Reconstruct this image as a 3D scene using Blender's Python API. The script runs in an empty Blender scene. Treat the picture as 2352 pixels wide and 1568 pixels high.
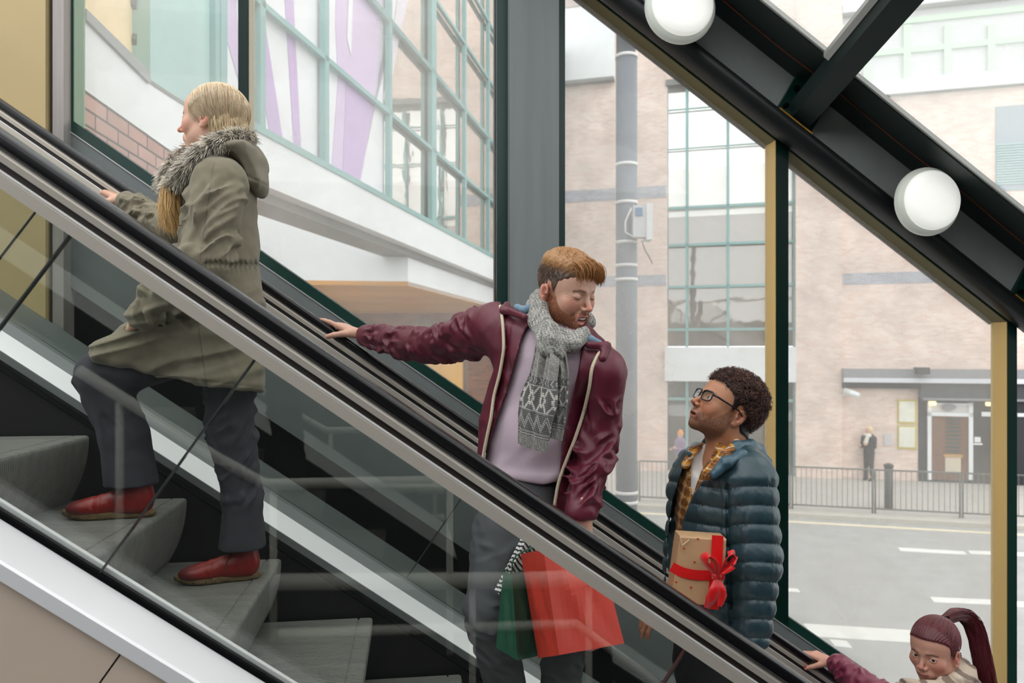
import bpy, math, random
import numpy as np
from mathutils import Vector, Matrix
random.seed(7)
rng = np.random.default_rng(11)
F = 1690.0; CX = 1176.0; CY = 811.0
TH = math.atan(0.1349); c_, s_ = math.cos(TH), math.sin(TH)
TAN = 0.7002

def E(u, w, z): return Vector((u*c_ - w*s_, u*s_ + w*c_, z))
def UH(px, py, w):
    """pixel seen on the plane at escalator depth w -> (u, z)"""
    xr = (px-CX)/F; zr = (CY-py)/F
    den = c_ - xr*s_
    return w*(xr*c_+s_)/den, zr*w/den
def P(px, py, w):
    u, z = UH(px, py, w); return E(u, w, z)
def H(px, py, w):
    u, z = UH(px, py, w); return z + TAN*u
def srgb(r, g=None, b=None):
    if g is None: r, g, b = r
    f = lambda v: (v/255/12.92) if v/255 <= 0.04045 else ((v/255+0.055)/1.055)**2.4
    return (f(r), f(g), f(b))
C = bpy.context.scene.collection

# ------------------------------------------------------------------ materials
MATS = {}
def mat(name, col=(200, 200, 200), rough=0.6, metal=0.0, bump=0.0, bscale=40.0, var=0.0, vscale=6.0,
        spec=0.5, attr=False, emit=0.0, coat=0.0, stretch=None, sheen=0.0, sss=0.0):
    if name in MATS: return MATS[name]
    m = bpy.data.materials.new(name); m.use_nodes = True
    nt = m.node_tree; N = nt.nodes; L = nt.links
    b = N['Principled BSDF']
    b.inputs['Roughness'].default_value = rough
    b.inputs['Metallic'].default_value = metal
    b.inputs['Specular IOR Level'].default_value = spec
    if coat: b.inputs['Coat Weight'].default_value = coat; b.inputs['Coat Roughness'].default_value = 0.15
    if sheen: b.inputs['Sheen Weight'].default_value = sheen; b.inputs['Sheen Roughness'].default_value = 0.4
    if sss:
        b.inputs['Subsurface Weight'].default_value = sss
        b.inputs['Subsurface Scale'].default_value = 0.008
    lin = srgb(col)
    src = None
    if attr:
        a = N.new('ShaderNodeAttribute'); a.attribute_name = 'Col'; src = a.outputs['Color']
    tc = N.new('ShaderNodeTexCoord'); mp = N.new('ShaderNodeMapping')
    L.new(tc.outputs['Object'], mp.inputs['Vector'])
    if stretch: mp.inputs['Scale'].default_value = stretch
    if var:
        n = N.new('ShaderNodeTexNoise'); n.inputs['Scale'].default_value = vscale; n.inputs['Detail'].default_value = 5
        L.new(mp.outputs['Vector'], n.inputs['Vector'])
        mr = N.new('ShaderNodeMapRange'); mr.inputs['To Min'].default_value = 1-var; mr.inputs['To Max'].default_value = 1+var
        mr.inputs['From Min'].default_value = 0.25; mr.inputs['From Max'].default_value = 0.75
        L.new(n.outputs['Fac'], mr.inputs['Value'])
        mx = N.new('ShaderNodeVectorMath'); mx.operation = 'SCALE'
        L.new(mr.outputs['Result'], mx.inputs['Scale'])
        if src: L.new(src, mx.inputs[0])
        else: mx.inputs[0].default_value = lin
        L.new(mx.outputs['Vector'], b.inputs['Base Color'])
    elif src: L.new(src, b.inputs['Base Color'])
    else: b.inputs['Base Color'].default_value = (*lin, 1)
    if bump:
        n = N.new('ShaderNodeTexNoise'); n.inputs['Scale'].default_value = bscale; n.inputs['Detail'].default_value = 4
        L.new(mp.outputs['Vector'], n.inputs['Vector'])
        bp = N.new('ShaderNodeBump'); bp.inputs['Strength'].default_value = bump; bp.inputs['Distance'].default_value = 0.01
        L.new(n.outputs['Fac'], bp.inputs['Height']); L.new(bp.outputs['Normal'], b.inputs['Normal'])
    if emit:
        b.inputs['Emission Color'].default_value = (*lin, 1); b.inputs['Emission Strength'].default_value = emit
    MATS[name] = m; return m

def glass_mat(name, tint=(1, 1, 1), ior=1.5, dust=0.0, dustcol=(235, 235, 230), rough=0.0, dscale=2.0, gain=1.0):
    m = bpy.data.materials.new(name); m.use_nodes = True
    nt = m.node_tree; N = nt.nodes; L = nt.links; N.clear()
    out = N.new('ShaderNodeOutputMaterial'); tr = N.new('ShaderNodeBsdfTransparent'); gl = N.new('ShaderNodeBsdfGlossy')
    gl.inputs['Roughness'].default_value = rough; tr.inputs['Color'].default_value = (*tint, 1)
    mx = N.new('ShaderNodeMixShader')
    ge = N.new('ShaderNodeNewGeometry'); dt = N.new('ShaderNodeVectorMath'); dt.operation = 'DOT_PRODUCT'
    L.new(ge.outputs['Normal'], dt.inputs[0]); L.new(ge.outputs['Incoming'], dt.inputs[1])
    def mth(op, a, bb=None):
        q = N.new('ShaderNodeMath'); q.operation = op
        for i, v in enumerate((a, bb)):
            if v is None: continue
            if isinstance(v, (int, float)): q.inputs[i].default_value = v
            else: L.new(v, q.inputs[i])
        return q.outputs[0]
    cosv = mth('ABSOLUTE', dt.outputs['Value']); om = mth('SUBTRACT', 1.0, cosv)
    f5 = mth('POWER', om, 5.0); r0 = ((ior-1)/(ior+1))**2
    fv = mth('ADD', mth('MULTIPLY', f5, 1-r0), r0)
    g = N.new('ShaderNodeMath'); g.operation = 'MULTIPLY'; g.use_clamp = True; g.inputs[1].default_value = gain
    L.new(fv, g.inputs[0])
    L.new(g.outputs[0], mx.inputs[0]); L.new(tr.outputs[0], mx.inputs[1]); L.new(gl.outputs[0], mx.inputs[2])
    last = mx
    if dust:
        df = N.new('ShaderNodeBsdfTranslucent'); df.inputs['Color'].default_value = (*srgb(dustcol), 1)
        d2 = N.new('ShaderNodeBsdfDiffuse'); d2.inputs['Color'].default_value = (*srgb(dustcol), 1)
        ad = N.new('ShaderNodeMixShader'); ad.inputs[0].default_value = 0.35
        L.new(df.outputs[0], ad.inputs[1]); L.new(d2.outputs[0], ad.inputs[2])
        no = N.new('ShaderNodeTexNoise'); no.inputs['Scale'].default_value = dscale; no.inputs['Detail'].default_value = 6
        tc = N.new('ShaderNodeTexCoord'); L.new(tc.outputs['Object'], no.inputs['Vector'])
        mr = N.new('ShaderNodeMapRange'); mr.inputs['To Min'].default_value = dust*0.6; mr.inputs['To Max'].default_value = dust*1.4
        mr.inputs['From Min'].default_value = .3; mr.inputs['From Max'].default_value = .7
        L.new(no.outputs['Fac'], mr.inputs['Value'])
        m2 = N.new('ShaderNodeMixShader'); L.new(mr.outputs['Result'], m2.inputs[0])
        L.new(mx.outputs[0], m2.inputs[1]); L.new(ad.outputs[0], m2.inputs[2]); last = m2
    L.new(last.outputs[0], out.inputs['Surface'])
    MATS[name] = m; return m

def brick_mat(name, c1, c2, mortar, bw=0.225, bh=0.075, m=0.012, bump=0.3, var=0.12):
    mt = bpy.data.materials.new(name); mt.use_nodes = True
    nt = mt.node_tree; N = nt.nodes; L = nt.links; b = N['Principled BSDF']; b.inputs['Roughness'].default_value = 0.9
    uv = N.new('ShaderNodeUVMap'); br = N.new('ShaderNodeTexBrick')
    br.inputs['Scale'].default_value = 1.0; br.inputs['Brick Width'].default_value = bw
    br.inputs['Row Height'].default_value = bh; br.inputs['Mortar Size'].default_value = m/2
    br.inputs['Color1'].default_value = (*srgb(c1), 1); br.inputs['Color2'].default_value = (*srgb(c2), 1)
    br.inputs['Mortar'].default_value = (*srgb(mortar), 1); br.inputs['Bias'].default_value = 0.0
    L.new(uv.outputs[0], br.inputs['Vector'])
    no = N.new('ShaderNodeTexNoise'); no.inputs['Scale'].default_value = 1.3; no.inputs['Detail'].default_value = 6
    L.new(uv.outputs[0], no.inputs['Vector'])
    mr = N.new('ShaderNodeMapRange'); mr.inputs['From Min'].default_value = .3; mr.inputs['From Max'].default_value = .7
    mr.inputs['To Min'].default_value = 1-var; mr.inputs['To Max'].default_value = 1+var
    L.new(no.outputs['Fac'], mr.inputs['Value'])
    vm = N.new('ShaderNodeVectorMath'); vm.operation = 'SCALE'
    L.new(br.outputs['Color'], vm.inputs[0]); L.new(mr.outputs['Result'], vm.inputs['Scale'])
    L.new(vm.outputs['Vector'], b.inputs['Base Color'])
    bp = N.new('ShaderNodeBump'); bp.inputs['Strength'].default_value = bump; bp.inputs['Distance'].default_value = 0.01
    bp.invert = True
    L.new(br.outputs['Fac'], bp.inputs['Height']); L.new(bp.outputs['Normal'], b.inputs['Normal'])
    MATS[name] = mt; return mt

# ------------------------------------------------------------------ objects
def tag(o, label=None, cat=None, group=None, kind=None):
    if label: o['label'] = label
    if cat: o['category'] = cat
    if group: o['group'] = group
    if kind: o['kind'] = kind
    return o
def empty(name, loc, label, cat, group=None, kind=None):
    o = bpy.data.objects.new(name, None); C.objects.link(o); o.location = loc; o.empty_display_size = 0.1
    return tag(o, label, cat, group, kind)
def par(o, parent):
    if parent is not None:
        o.parent = parent
        o.matrix_parent_inverse = Matrix.Translation(-parent.location) if parent.parent is None else Matrix()
    return o
class MB:
    def __init__(s): s.v = []; s.f = []; s.sm = []
    def add(s, vs, fs, smooth=False):
        n = len(s.v); s.v += [tuple(v) for v in vs]; s.f += [tuple(i+n for i in f) for f in fs]; s.sm += [smooth]*len(fs)
        return s
    def hexa(s, p):   # 8 points: bottom loop 4, top loop 4
        return s.add(p, [(3, 2, 1, 0), (4, 5, 6, 7), (0, 1, 5, 4), (1, 2, 6, 5), (2, 3, 7, 6), (3, 0, 4, 7)])
    def box(s, a, b):
        x0, y0, z0 = a; x1, y1, z1 = b
        return s.hexa([(x0, y0, z0), (x1, y0, z0), (x1, y1, z0), (x0, y1, z0), (x0, y0, z1), (x1, y0, z1), (x1, y1, z1), (x0, y1, z1)])
    def loft(s, rings, close=True, caps=True, smooth=True):
        n = len(rings[0]); vs = [p for r in rings for p in r]; fs = []
        for i in range(len(rings)-1):
            for j in range(n if close else n-1):
                k = (j+1) % n
                fs.append((i*n+j, i*n+k, (i+1)*n+k, (i+1)*n+j))
        if caps and close:
            fs.append(tuple(reversed(range(n)))); fs.append(tuple(range((len(rings)-1)*n, len(rings)*n)))
        return s.add(vs, fs, smooth)
    def tube(s, pts, r, n=10, caps=True, ry=None, up=None):
        pts = [Vector(p) for p in pts]; m = len(pts)
        rs = r if isinstance(r, (list, tuple)) else [r]*m
        rings = []; ref = Vector(up) if up is not None else None
        for i, p in enumerate(pts):
            t = (pts[min(i+1, m-1)]-pts[max(i-1, 0)])
            t = t.normalized() if t.length > 1e-9 else Vector((0, 0, 1))
            if ref is None: ref = Vector((0, 0, 1)) if abs(t.z) < .9 else Vector((1, 0, 0))
            a = t.cross(ref)
            if a.length < 1e-6: a = t.cross(Vector((1, 0.3, 0)))
            a.normalize(); b = a.cross(t).normalized()
            if up is None: ref = b
            k = (ry/ (r if not isinstance(r, (list, tuple)) else 1)) if ry else 1
            rings.append([p + a*(rs[i]*math.cos(2*math.pi*j/n)) + b*(rs[i]*k*math.sin(2*math.pi*j/n)) for j in range(n)])
        return s.loft(rings, True, caps)
    def prism(s, poly, u0, u1):
        """extrude polygon of (w, h) along the incline from u0 to u1"""
        r = [[E(u, w, h - TAN*u) for (w, h) in poly] for u in (u0, u1)]
        return s.loft(r, True, True, False)
    def pbox(s, w0, w1, h0, h1, u0, u1): return s.prism([(w0, h0), (w1, h0), (w1, h1), (w0, h1)], u0, u1)
    def ebox(s, u0, u1, w0, w1, z0, z1):
        return s.hexa([E(u0, w0, z0), E(u1, w0, z0), E(u1, w1, z0), E(u0, w1, z0), E(u0, w0, z1), E(u1, w0, z1), E(u1, w1, z1), E(u0, w1, z1)])
    def poly_ex(s, pts, off):
        """flat polygon extruded by vector off"""
        pts = [Vector(p) for p in pts]; off = Vector(off); n = len(pts)
        return s.loft([pts, [p+off for p in pts]], True, True, False)
    def build(s, name, m, parent=None, uvdir=None, label=None, cat=None, group=None, kind=None, cols=None, recalc=False):
        me = bpy.data.meshes.new(name); me.from_pydata(s.v, [], s.f)
        me.polygons.foreach_set('use_smooth', s.sm)
        if m: me.materials.append(m)
        if uvdir is not None:
            d = Vector(uvdir); uvl = me.uv_layers.new(name='UVMap')
            for li, l in enumerate(me.loops):
                co = me.vertices[l.vertex_index].co; uvl.data[li].uv = (co.dot(d), co.z)
        if cols is not None:
            at = me.color_attributes.new('Col', 'FLOAT_COLOR', 'POINT')
            arr = np.ones((len(s.v), 4), np.float32); arr[:, :3] = cols
            at.data.foreach_set('color', arr.ravel())
        me.update()
        if recalc:
            import bmesh
            b = bmesh.new(); b.from_mesh(me); bmesh.ops.recalc_face_normals(b, faces=b.faces); b.to_mesh(me); b.free()
        o = bpy.data.objects.new(name, me); C.objects.link(o)
        par(o, parent); return tag(o, label, cat, group, kind)
def copytree(o, parent=None):
    n = o.copy(); C.objects.link(n); n.parent = parent
    for ch in list(o.children): copytree(ch, n)
    return n

# ------------------------------------------------------------------ camera
cam = bpy.data.cameras.new('camera'); cam.sensor_width = 36.0; cam.lens = F/2352*36
cam.shift_y = (CY-784)/2352
co = bpy.data.objects.new('camera', cam); C.objects.link(co); co.location = (0, 0, 0); co.rotation_euler = (math.pi/2, 0, 0)
cam.clip_start = 0.05; cam.clip_end = 300
cam.dof.use_dof = True; cam.dof.focus_distance = 2.3; cam.dof.aperture_fstop = 4.0
sc = bpy.context.scene; sc.camera = co
sc.view_settings.view_transform = 'Standard'; sc.view_settings.look = 'None'; sc.view_settings.gamma = 1.0
sc.view_settings.use_curve_mapping = False; sc.view_settings.exposure = 0.34
sc.cycles.transparent_max_bounces = 24; sc.cycles.max_bounces = 5; sc.cycles.diffuse_bounces = 3; sc.cycles.adaptive_threshold = 0.07; sc.cycles.adaptive_min_samples = 16
sc.cycles.caustics_reflective = False; sc.cycles.caustics_refractive = False
# overcast daylight: a bright even sky, a little brighter overhead
wd = bpy.data.worlds.new('overcast_sky'); sc.world = wd; wd.use_nodes = True
nt = wd.node_tree; N = nt.nodes; L = nt.links; bg = N['Background']
tc = N.new('ShaderNodeTexCoord'); sp = N.new('ShaderNodeSeparateXYZ'); L.new(tc.outputs['Generated'], sp.inputs[0])
cr = N.new('ShaderNodeValToRGB'); L.new(sp.outputs['Z'], cr.inputs[0])
cr.color_ramp.elements[0].position = 0.0; cr.color_ramp.elements[0].color = (0.90, 0.93, 0.96, 1)
cr.color_ramp.elements[1].position = 1.0; cr.color_ramp.elements[1].color = (1.0, 1.0, 1.0, 1)
L.new(cr.outputs[0], bg.inputs['Color']); bg.inputs['Strength'].default_value = 2.1
# ================================================================== escalator hall
M_green = mat('green_paint', (6, 52, 44), rough=0.35, var=0.08)
M_dgreen = mat('dark_green_paint', (16, 34, 32), rough=0.5, var=0.1)
M_gold = mat('gold_reveal', (224, 190, 118), rough=0.45, var=0.08, stretch=(1, 1, .15))
M_pale = mat('pale_green_reveal', (150, 172, 150), rough=0.5, var=0.08, stretch=(1, 1, .2))
M_cream = mat('cream_reveal', (205, 196, 172), rough=0.5)
M_panel = mat('grey_panel', (112, 118, 118), rough=0.45, bump=0.05, bscale=200, var=0.06)
M_colm = mat('grey_column_paint', (124, 130, 130), rough=0.5, var=0.1, vscale=3, stretch=(6, 6, .3), bump=0.05, bscale=60)
M_steel = mat('satin_steel', (196, 190, 182), rough=0.32, metal=0.75, var=0.03, stretch=(1, 1, 1))
M_steel2 = mat('bright_steel', (240, 241, 243), rough=0.35, metal=0.15)
M_plate = mat('warm_steel', (208, 200, 188), rough=0.42, metal=0.3)
M_rubber = mat('black_rubber', (11, 11, 14), rough=0.26, spec=0.5)
M_black = mat('black_skirt', (10, 11, 13), rough=0.45, bump=0.1, bscale=90)
M_blk2 = mat('matt_black', (6, 7, 8), rough=0.9, spec=0.1)
M_beige = mat('beige_cladding', (208, 190, 172), rough=0.55, var=0.03, bump=0.03, bscale=300)
M_wallp = mat('ochre_wall', (196, 174, 128), rough=0.6, var=0.08, vscale=1.5)
M_alu = mat('step_aluminium', (172, 172, 166), rough=0.45, metal=0.5, var=0.14, vscale=3, stretch=(1, 8, 8))
M_trim = mat('light_trim', (190, 190, 186), rough=0.4, metal=0.4)
M_glassb = glass_mat('balustrade_glass', tint=(0.965, 0.98, 0.965), gain=1.2)
M_glassw = glass_mat('dusty_window_glass', tint=(0.96, 0.97, 0.96), gain=0.45, dust=0.22, dscale=1.5)
M_roofg = glass_mat('dusty_roof_glass', tint=(0.95, 0.96, 0.95), dust=0.22, dscale=2.5)

U0, U1 = -3.2, 4.6
def joint_line(w, h0, h1, ub, hb):
    """points perpendicular to the incline, through (ub at hb)"""
    return lambda h: ub + (h-hb)*TAN/(1+TAN*TAN)      # u as a function of vertical offset h
def slab(mb, w0, w1, h0, h1, ja, jb, gap=0.002):
    """pane between two joints perpendicular to the incline"""
    k = TAN/(1+TAN*TAN)
    def pt(u, h, w): return E(u, w, h-TAN*u)
    def uu(ub, h): return ub + (h)*k
    p = []
    for h in (h0, h1):
        for (ub, w) in ((ja+gap, w0), (jb-gap, w0), (jb-gap, w1), (ja+gap, w1)):
            p.append(pt(uu(ub, h), h, w))
    mb.hexa(p); return mb
KJ = TAN/(1+TAN*TAN)
# glass joints on the near side, measured at the cap of the glass
def ujoint(px, py, w):
    u, z = UH(px, py, w); h = z+TAN*u; return u - h*KJ

def balustrade(w, side, label, ht=-0.123, hb=-0.9, joints=()):
    root = empty('balustrade', E(0, w, hb-0.4), label, 'balustrade')
    # rubber handrail: rounded C section
    n = 28; sec = []
    for j in range(n):
        a = 2*math.pi*j/n
        cx, cz = math.cos(a), math.sin(a)
        r = 1/(abs(cx)**4.4+abs(cz)**4.4)**(1/4.4)
        sec.append((w + 0.041*cx*r, ht-0.0215 + 0.0215*cz*r))
    segs = 40
    rings = [[E(U0+(U1-U0)*i/segs, ww, hh-TAN*(U0+(U1-U0)*i/segs)) for ww, hh in sec] for i in range(segs+1)]
    MB().loft(rings).build('handrail', M_rubber, root)
    r = MB().prism([(w-.03, ht-.066), (w+.03, ht-.066), (w+.034, ht-.05), (w+.03, ht-.041), (w-.03, ht-.041), (w-.034, ht-.05)], U0, U1)
    r.build('handrail_track', M_plate, root)
    MB().pbox(w-.022, w+.022, ht-.083, ht-.064, U0, U1).build('track_recess', mat('recess_brown', (34, 26, 22), rough=.6), root)
    pl = MB().prism([(w-.026, ht-.12), (w+.026, ht-.12), (w+.030, ht-.09), (w+.026, ht-.082), (w-.026, ht-.082), (w-.030, ht-.09)], U0, U1)
    pl.build('glass_cap', M_plate, root)
    MB().pbox(w-.031, w+.031, ht-.0865, ht-.083, U0, U1).build('cap_highlight', M_steel2, root)  # bright strip stands in for a highlight along the glass cap
    js = [U0] + list(joints) + [U1]
    for a, b in zip(js[:-1], js[1:]):
        slab(MB(), w-.006, w+.006, hb, ht-.1, a, b).build('glass_panel', M_glassb, root)
    for j in joints:   # dark sealing strip between two panes
        slab(MB(), w-.0065, w+.0065, hb, ht-.1, j-.0014, j+.0014, 0).build('glass_joint', mat('joint_seal', (46, 50, 50), rough=.5), root)
    return root

jn = [ujoint(-20, 780, 1.62), ujoint(590, 820, 1.62)]
sp_ = jn[1]-jn[0]
jn = [jn[0], jn[1], ujoint(1578, 1485, 1.62), ujoint(1578, 1485, 1.62)+sp_*1.0]
near = balustrade(1.62, -1, 'near glass balustrade with black handrail crossing the foreground diagonally', joints=jn)
MB().prism([(1.613, -.911), (1.478, -.913), (1.474, -.918), (1.474, -.95), (1.613, -1.0)], U0, U1).build('outer_deck', M_steel2, near)
MB().pbox(1.608, 1.632, -.96, -.8985, U0, U1).build('glass_gasket', M_blk2, near)
MB().prism([(1.632, -.888), (1.645, -.888), (1.815, -1.0), (1.815, -1.03), (1.632, -1.03)], U0, U1).build('inner_deck', M_steel2, near)
MB().pbox(1.806, 1.816, -1.9, -1.005, U0, U1).build('skirt', M_black, near)
sidep = ujoint(282, 1495, 1.49)
cl = [sidep-1.6, sidep, sidep+1.6, sidep+3.2]
for a, b in zip([U0]+cl, cl+[U1]):
    slab(MB(), 1.484, 1.60, -3.2, -.94, a, b, .0015).build('cladding_panel', M_beige, near)

far = balustrade(3.02, 1, 'far glass balustrade with black handrail gripped by the riders', ht=-0.118, hb=-0.93,
                 joints=[ujoint(168, 374, 3.02), ujoint(168, 374, 3.02)+1.62, ujoint(168, 374, 3.02)+3.24])
MB().prism([(2.83, -1.012), (2.935, -.966), (3.0, -.97), (3.0, -1.1), (2.83, -1.1)], U0, U1).build('inner_deck', M_steel2, far)
MB().prism([(2.935, -.966), (2.965, -.930), (3.008, -.930), (3.008, -.97)], U0, U1).build('glass_clamp', M_panel, far)
MB().pbox(2.824, 2.832, -1.036, -1.006, U0, U1).build('skirt_trim', M_panel, far)
MB().pbox(2.826, 2.836, -1.9, -1.03, U0, U1).build('skirt', M_black, far)
MB().prism([(2.80, -1.062), (2.83, -1.05), (2.83, -1.075), (2.80, -1.068)], U0, U1).build('skirt_brush', M_blk2, far)
MB().prism([(3.03, -.935), (3.36, -.935), (3.36, -1.3), (3.03, -1.3)], U0, U1).build('outer_deck', M_panel, far)

# ---- steps: grooved tread and curved riser, one comb profile repeated across the width
def make_step():
    prof = [(-.42, 0.0), (-.055, 0.0), (-.054, -.006), (-.049, -.006), (-.048, 0.0), (-.012, 0.0), (-.003, -.003), (0.0, -.010)]
    R = .42
    for i in range(1, 9):
        z = -.010 - .225*i/8
        prof.append((-(R-math.sqrt(R*R-(z+.01)**2)), z))
    low = []
    for i, (u, z) in enumerate(prof):
        if i < 6: low.append((min(u, -.018), min(z, 0)-.008 if z == 0 else z-.004))
        else: low.append((u-.007, z-.004))
    low[5] = (-.016, -.008); low[6] = (-.010, -.011); low[7] = (-.008, -.016)
    w0, w1 = 1.83, 2.81; p = .0098; n = int((w1-w0)/p); m = len(prof)
    mb = MB(); nose = MB()
    strips = []
    for i in range(n):
        a = w0+i*p; strips += [(a, a+p*.42, prof), (a+p*.42, a+p, low)]
    rows = []
    for a, b, pr in strips: rows += [[(u, a, z) for u, z in pr], [(u, b, z) for u, z in pr]]
    vs = [E(u, w, z) for r in rows for (u, w, z) in r]
    fs = []
    for i in range(len(rows)-1):
        for j in range(m-1):
            fs.append((i*m+j, i*m+j+1, (i+1)*m+j+1, (i+1)*m+j))
    mb.add(vs, fs)
    # solid body under the comb
    body = MB().ebox(-.42, -.11, w0, w1, -.06, -.009)
    return mb, body
stepmb, bodymb = make_step()
root = empty('escalator_step', (0, 0, 0), '', 'escalator step', 'moving steps of the escalator')
stepmb.build('tread_and_riser', M_alu, root); bodymb.build('step_body', M_black, root)
step_labels = {-3: 'highest grooved step, cut off by the left edge', -2: 'grooved step above the blonde rider, at the left edge',
    -1: 'grooved metal step directly above the front red boot', 0: 'grooved metal step in front of the forward red boot at far left',
    1: 'grooved metal step under the forward red boot', 2: 'grooved metal step carrying the rear red boot',
    3: 'empty grooved step just below the rear red boot', 4: 'grooved step low in the picture left of the dark-trousered legs',
    5: 'grooved step the man in the maroon jacket stands on', 6: 'grooved step between the two men', 7: 'grooved step the man in the teal jacket stands on',
    8: 'grooved step below the curly-haired man', 9: 'grooved step the ponytailed woman stands on', 10: 'lowest grooved step behind the bottom right corner'}
def step_loc(k):          # k counts the noses: k = 2 carries the rear boot
    kk = k-2; return E(-.481+.332*kk, 0, -.758-.2325*kk)
for k in range(0, 10):
    o = root if k == 0 else copytree(root)
    o.location = step_loc(k); o['label'] = step_labels[k]
def tread_z(k): return -.758-.2325*(k-2)

# ---- window wall
WF, WB = 3.45, 3.56
def fr(mb, px0, px1, w0=WF, w1=WB, z0=-2.6, z1=3.6, py=500):
    a = UH(px0, py, w0)[0]; b = UH(px1, py, w0)[0]
    return mb.ebox(a, b, w0, w1, z0, z1), a, b
hs_top = H(600, 577, WF); hs_bot = H(600, 604, WF)
hh_front = H(1795, 331, WF); hh_back = H(1763, 335, WB)
mull = {}
spec = [('M0', 155, 168), ('M1', 547, 571), ('CL', 1141, 1174), ('CR', 1284, 1298), ('M3', 1783, 1811), ('M4', 2315, 2336)]
bounds = []
reveal = {'M0': M_pale, 'M1': M_cream, 'CL': M_trim, 'CR': M_green, 'M3': M_gold, 'M4': M_gold}
for nme, a, b in spec:
    u0 = UH(a, 500, WF)[0]; u1 = UH(b, 500, WF)[0]; bounds.append((nme, u0, u1))
bays = [(0, 1), (1, 2), (3, 4), (4, 5)]
def zs(h, u): return h - TAN*u
wi = 0
for ia, ib in bays:
    na, a0, a1 = bounds[ia]; nb, b0, b1 = bounds[ib]
    wi += 1
    root = empty('window_%d' % wi, E((a1+b0)/2, WF, zs(hs_bot, (a1+b0)/2)), ['leftmost sloping window bay behind the blonde rider', 'wide window bay between blonde rider and grey column', 'window bay right of the grey column', 'window bay overlooking the street railing'][wi-1], 'window', kind='structure')
    htop = hh_front
    def tr(mb, u0, u1, w0, w1, hlo, hhi, cap=None):
        q = []
        for hh in (hlo, hhi):
            for (u, w) in ((u0, w0), (u1, w0), (u1, w1), (u0, w1)):
                z = zs(hh, u)
                if cap: z = min(z, cap)
                q.append(E(u, w, z))
        return mb.hexa(q)
    fm = MB()
    tr(fm, a0, a1, WF, WB, hs_bot, htop+.06); tr(fm, b0, b1, WF, WB, hs_bot, htop+.06)
    tr(fm, a1, b0, WF, WB, hs_bot, hs_top); tr(fm, a1, b0, WF, WB, htop, htop+.03)
    fm.build('window_frame', M_green, root)
    rv = MB()   # mullion side reveals: coating tone and interior reflections in one painted colour
    rl = MB()
    if wi <= 2: tr(rv, a1, a1+.004, WF+.004, WB, hs_top, htop); mrv = reveal[na]
    else: tr(rv, b0-.004, b0, WF+.004, WB, hs_top, htop); mrv = reveal[nb]
    rv.build('mullion_reveal', mrv, root)
    tr(MB(), a1, b0, WF+.004, WB, htop-.004, htop).build('head_reveal', mat('olive_reveal', (120, 112, 74), rough=.6), root)
    tr(MB(), a1, b0, WB-.02, WB-.012, hs_top-.01, htop+.01).build('glass_pane', M_glassw, root)
    ew = tr(MB(), a1, b0, WB, WB+.02, hs_top-.02, hs_top+.006); tr(ew, a1, b0, WB, WB+.02, htop-.01, htop+.02)
    ew.build('outer_bead', M_dgreen, root)
tr(MB(), -3.4, 5.0, WF-.004, WF+.03, hs_bot-.006, hs_bot).build('trim_1', M_trim, kind='structure')
MB().prism([(WF, hs_bot-.006), (WF, -.75), (WB, -.75), (WB, hs_bot-.006)], bounds[0][1]-.01, 5.0).build('wall_back', M_panel, kind='structure')
MB().prism([(WF+.03, -.75), (WF+.03, -3.4), (WB, -3.4), (WB, -.75)], -3.4, 5.0).build('wall_lower', M_blk2, kind='structure')
# yellowish wall and steel post on the left
ua = UH(115, 100, 3.40)[0]; ub = UH(126, 100, 3.40)[0]; uc = UH(151, 100, 3.40)[0]
MB().ebox(-4.2, ua, 3.36, 3.5, -3.2, 3.6).build('wall_left', M_wallp, kind='structure')
root = empty('steel_post', E(ub, 3.4, -3), 'slim brushed steel post beside the ochre wall', 'post')
MB().ebox(ub, uc, 3.38, 3.5, -3.2, 3.6).build('post_face', mat('post_steel', (160, 154, 150), rough=.4, metal=.3, var=.1, stretch=(8, 8, .3)), root)
MB().ebox(ua, ub, 3.40, 3.5, -3.2, 3.6).build('shadow_strip', mat('brown_shadow', (72, 62, 58), rough=.6), root)  # brown strip stands in for the shadow beside the post
# big grey column
root = empty('steel_column', E((bounds[2][1]+bounds[3][2])/2, WF, -3), 'wide grey steel column with dark green edges behind the bearded man', 'column')
cu0 = UH(1172, 300, 3.36)[0]; cu1 = UH(1284, 300, 3.36)[0]
MB().ebox(cu0, cu1, 3.36, 3.62, -3.4, 3.4).build('column_casing', M_colm, root)
MB().ebox(bounds[2][1], cu0, 3.47, 3.6, -3.3, 3.4).build('edge_channel', M_dgreen, root)
MB().ebox(cu1, bounds[3][1], 3.47, 3.6, -3.3, 3.4).build('edge_channel', M_green, root)

# ---- inclined roof beam
root = empty('roof_beam', P(1800, 300, 3.4), 'heavy dark green inclined beam with grey web carrying round lamps', 'beam')
b_lo = hh_front-.01; b_hi = H(1800, 252, 3.36); web_hi = H(1832, 183, 3.4); fas_hi = H(1832, 66, 3.05)
UB0, UB1 = -.1, 4.6
n = 16; cw = 3.40; ch = (b_lo+b_hi)/2; rr = (b_hi-b_lo)/2
sec = [(cw+.075*math.cos(2*math.pi*j/n), ch+rr*math.sin(2*math.pi*j/n)) for j in range(n)]
MB().loft([[E(u, w, h-TAN*u) for w, h in sec] for u in (UB0, UB1)]).build('lower_tube', mat('tube_black_green', (22, 27, 28), rough=.45), root)
MB().pbox(3.40, 3.42, ch, web_hi+.05, UB0, UB1).build('beam_web', mat('grey_web', (164, 170, 166), rough=.55, var=.16, vscale=4, bump=.05), root)
MB().prism([(3.42, web_hi), (3.26, web_hi-.018), (3.25, web_hi-.03), (3.05, fas_hi-.02), (3.05, fas_hi+.005), (3.42, web_hi+.06)], UB0, UB1).build('upper_flange', M_dgreen, root)
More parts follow.
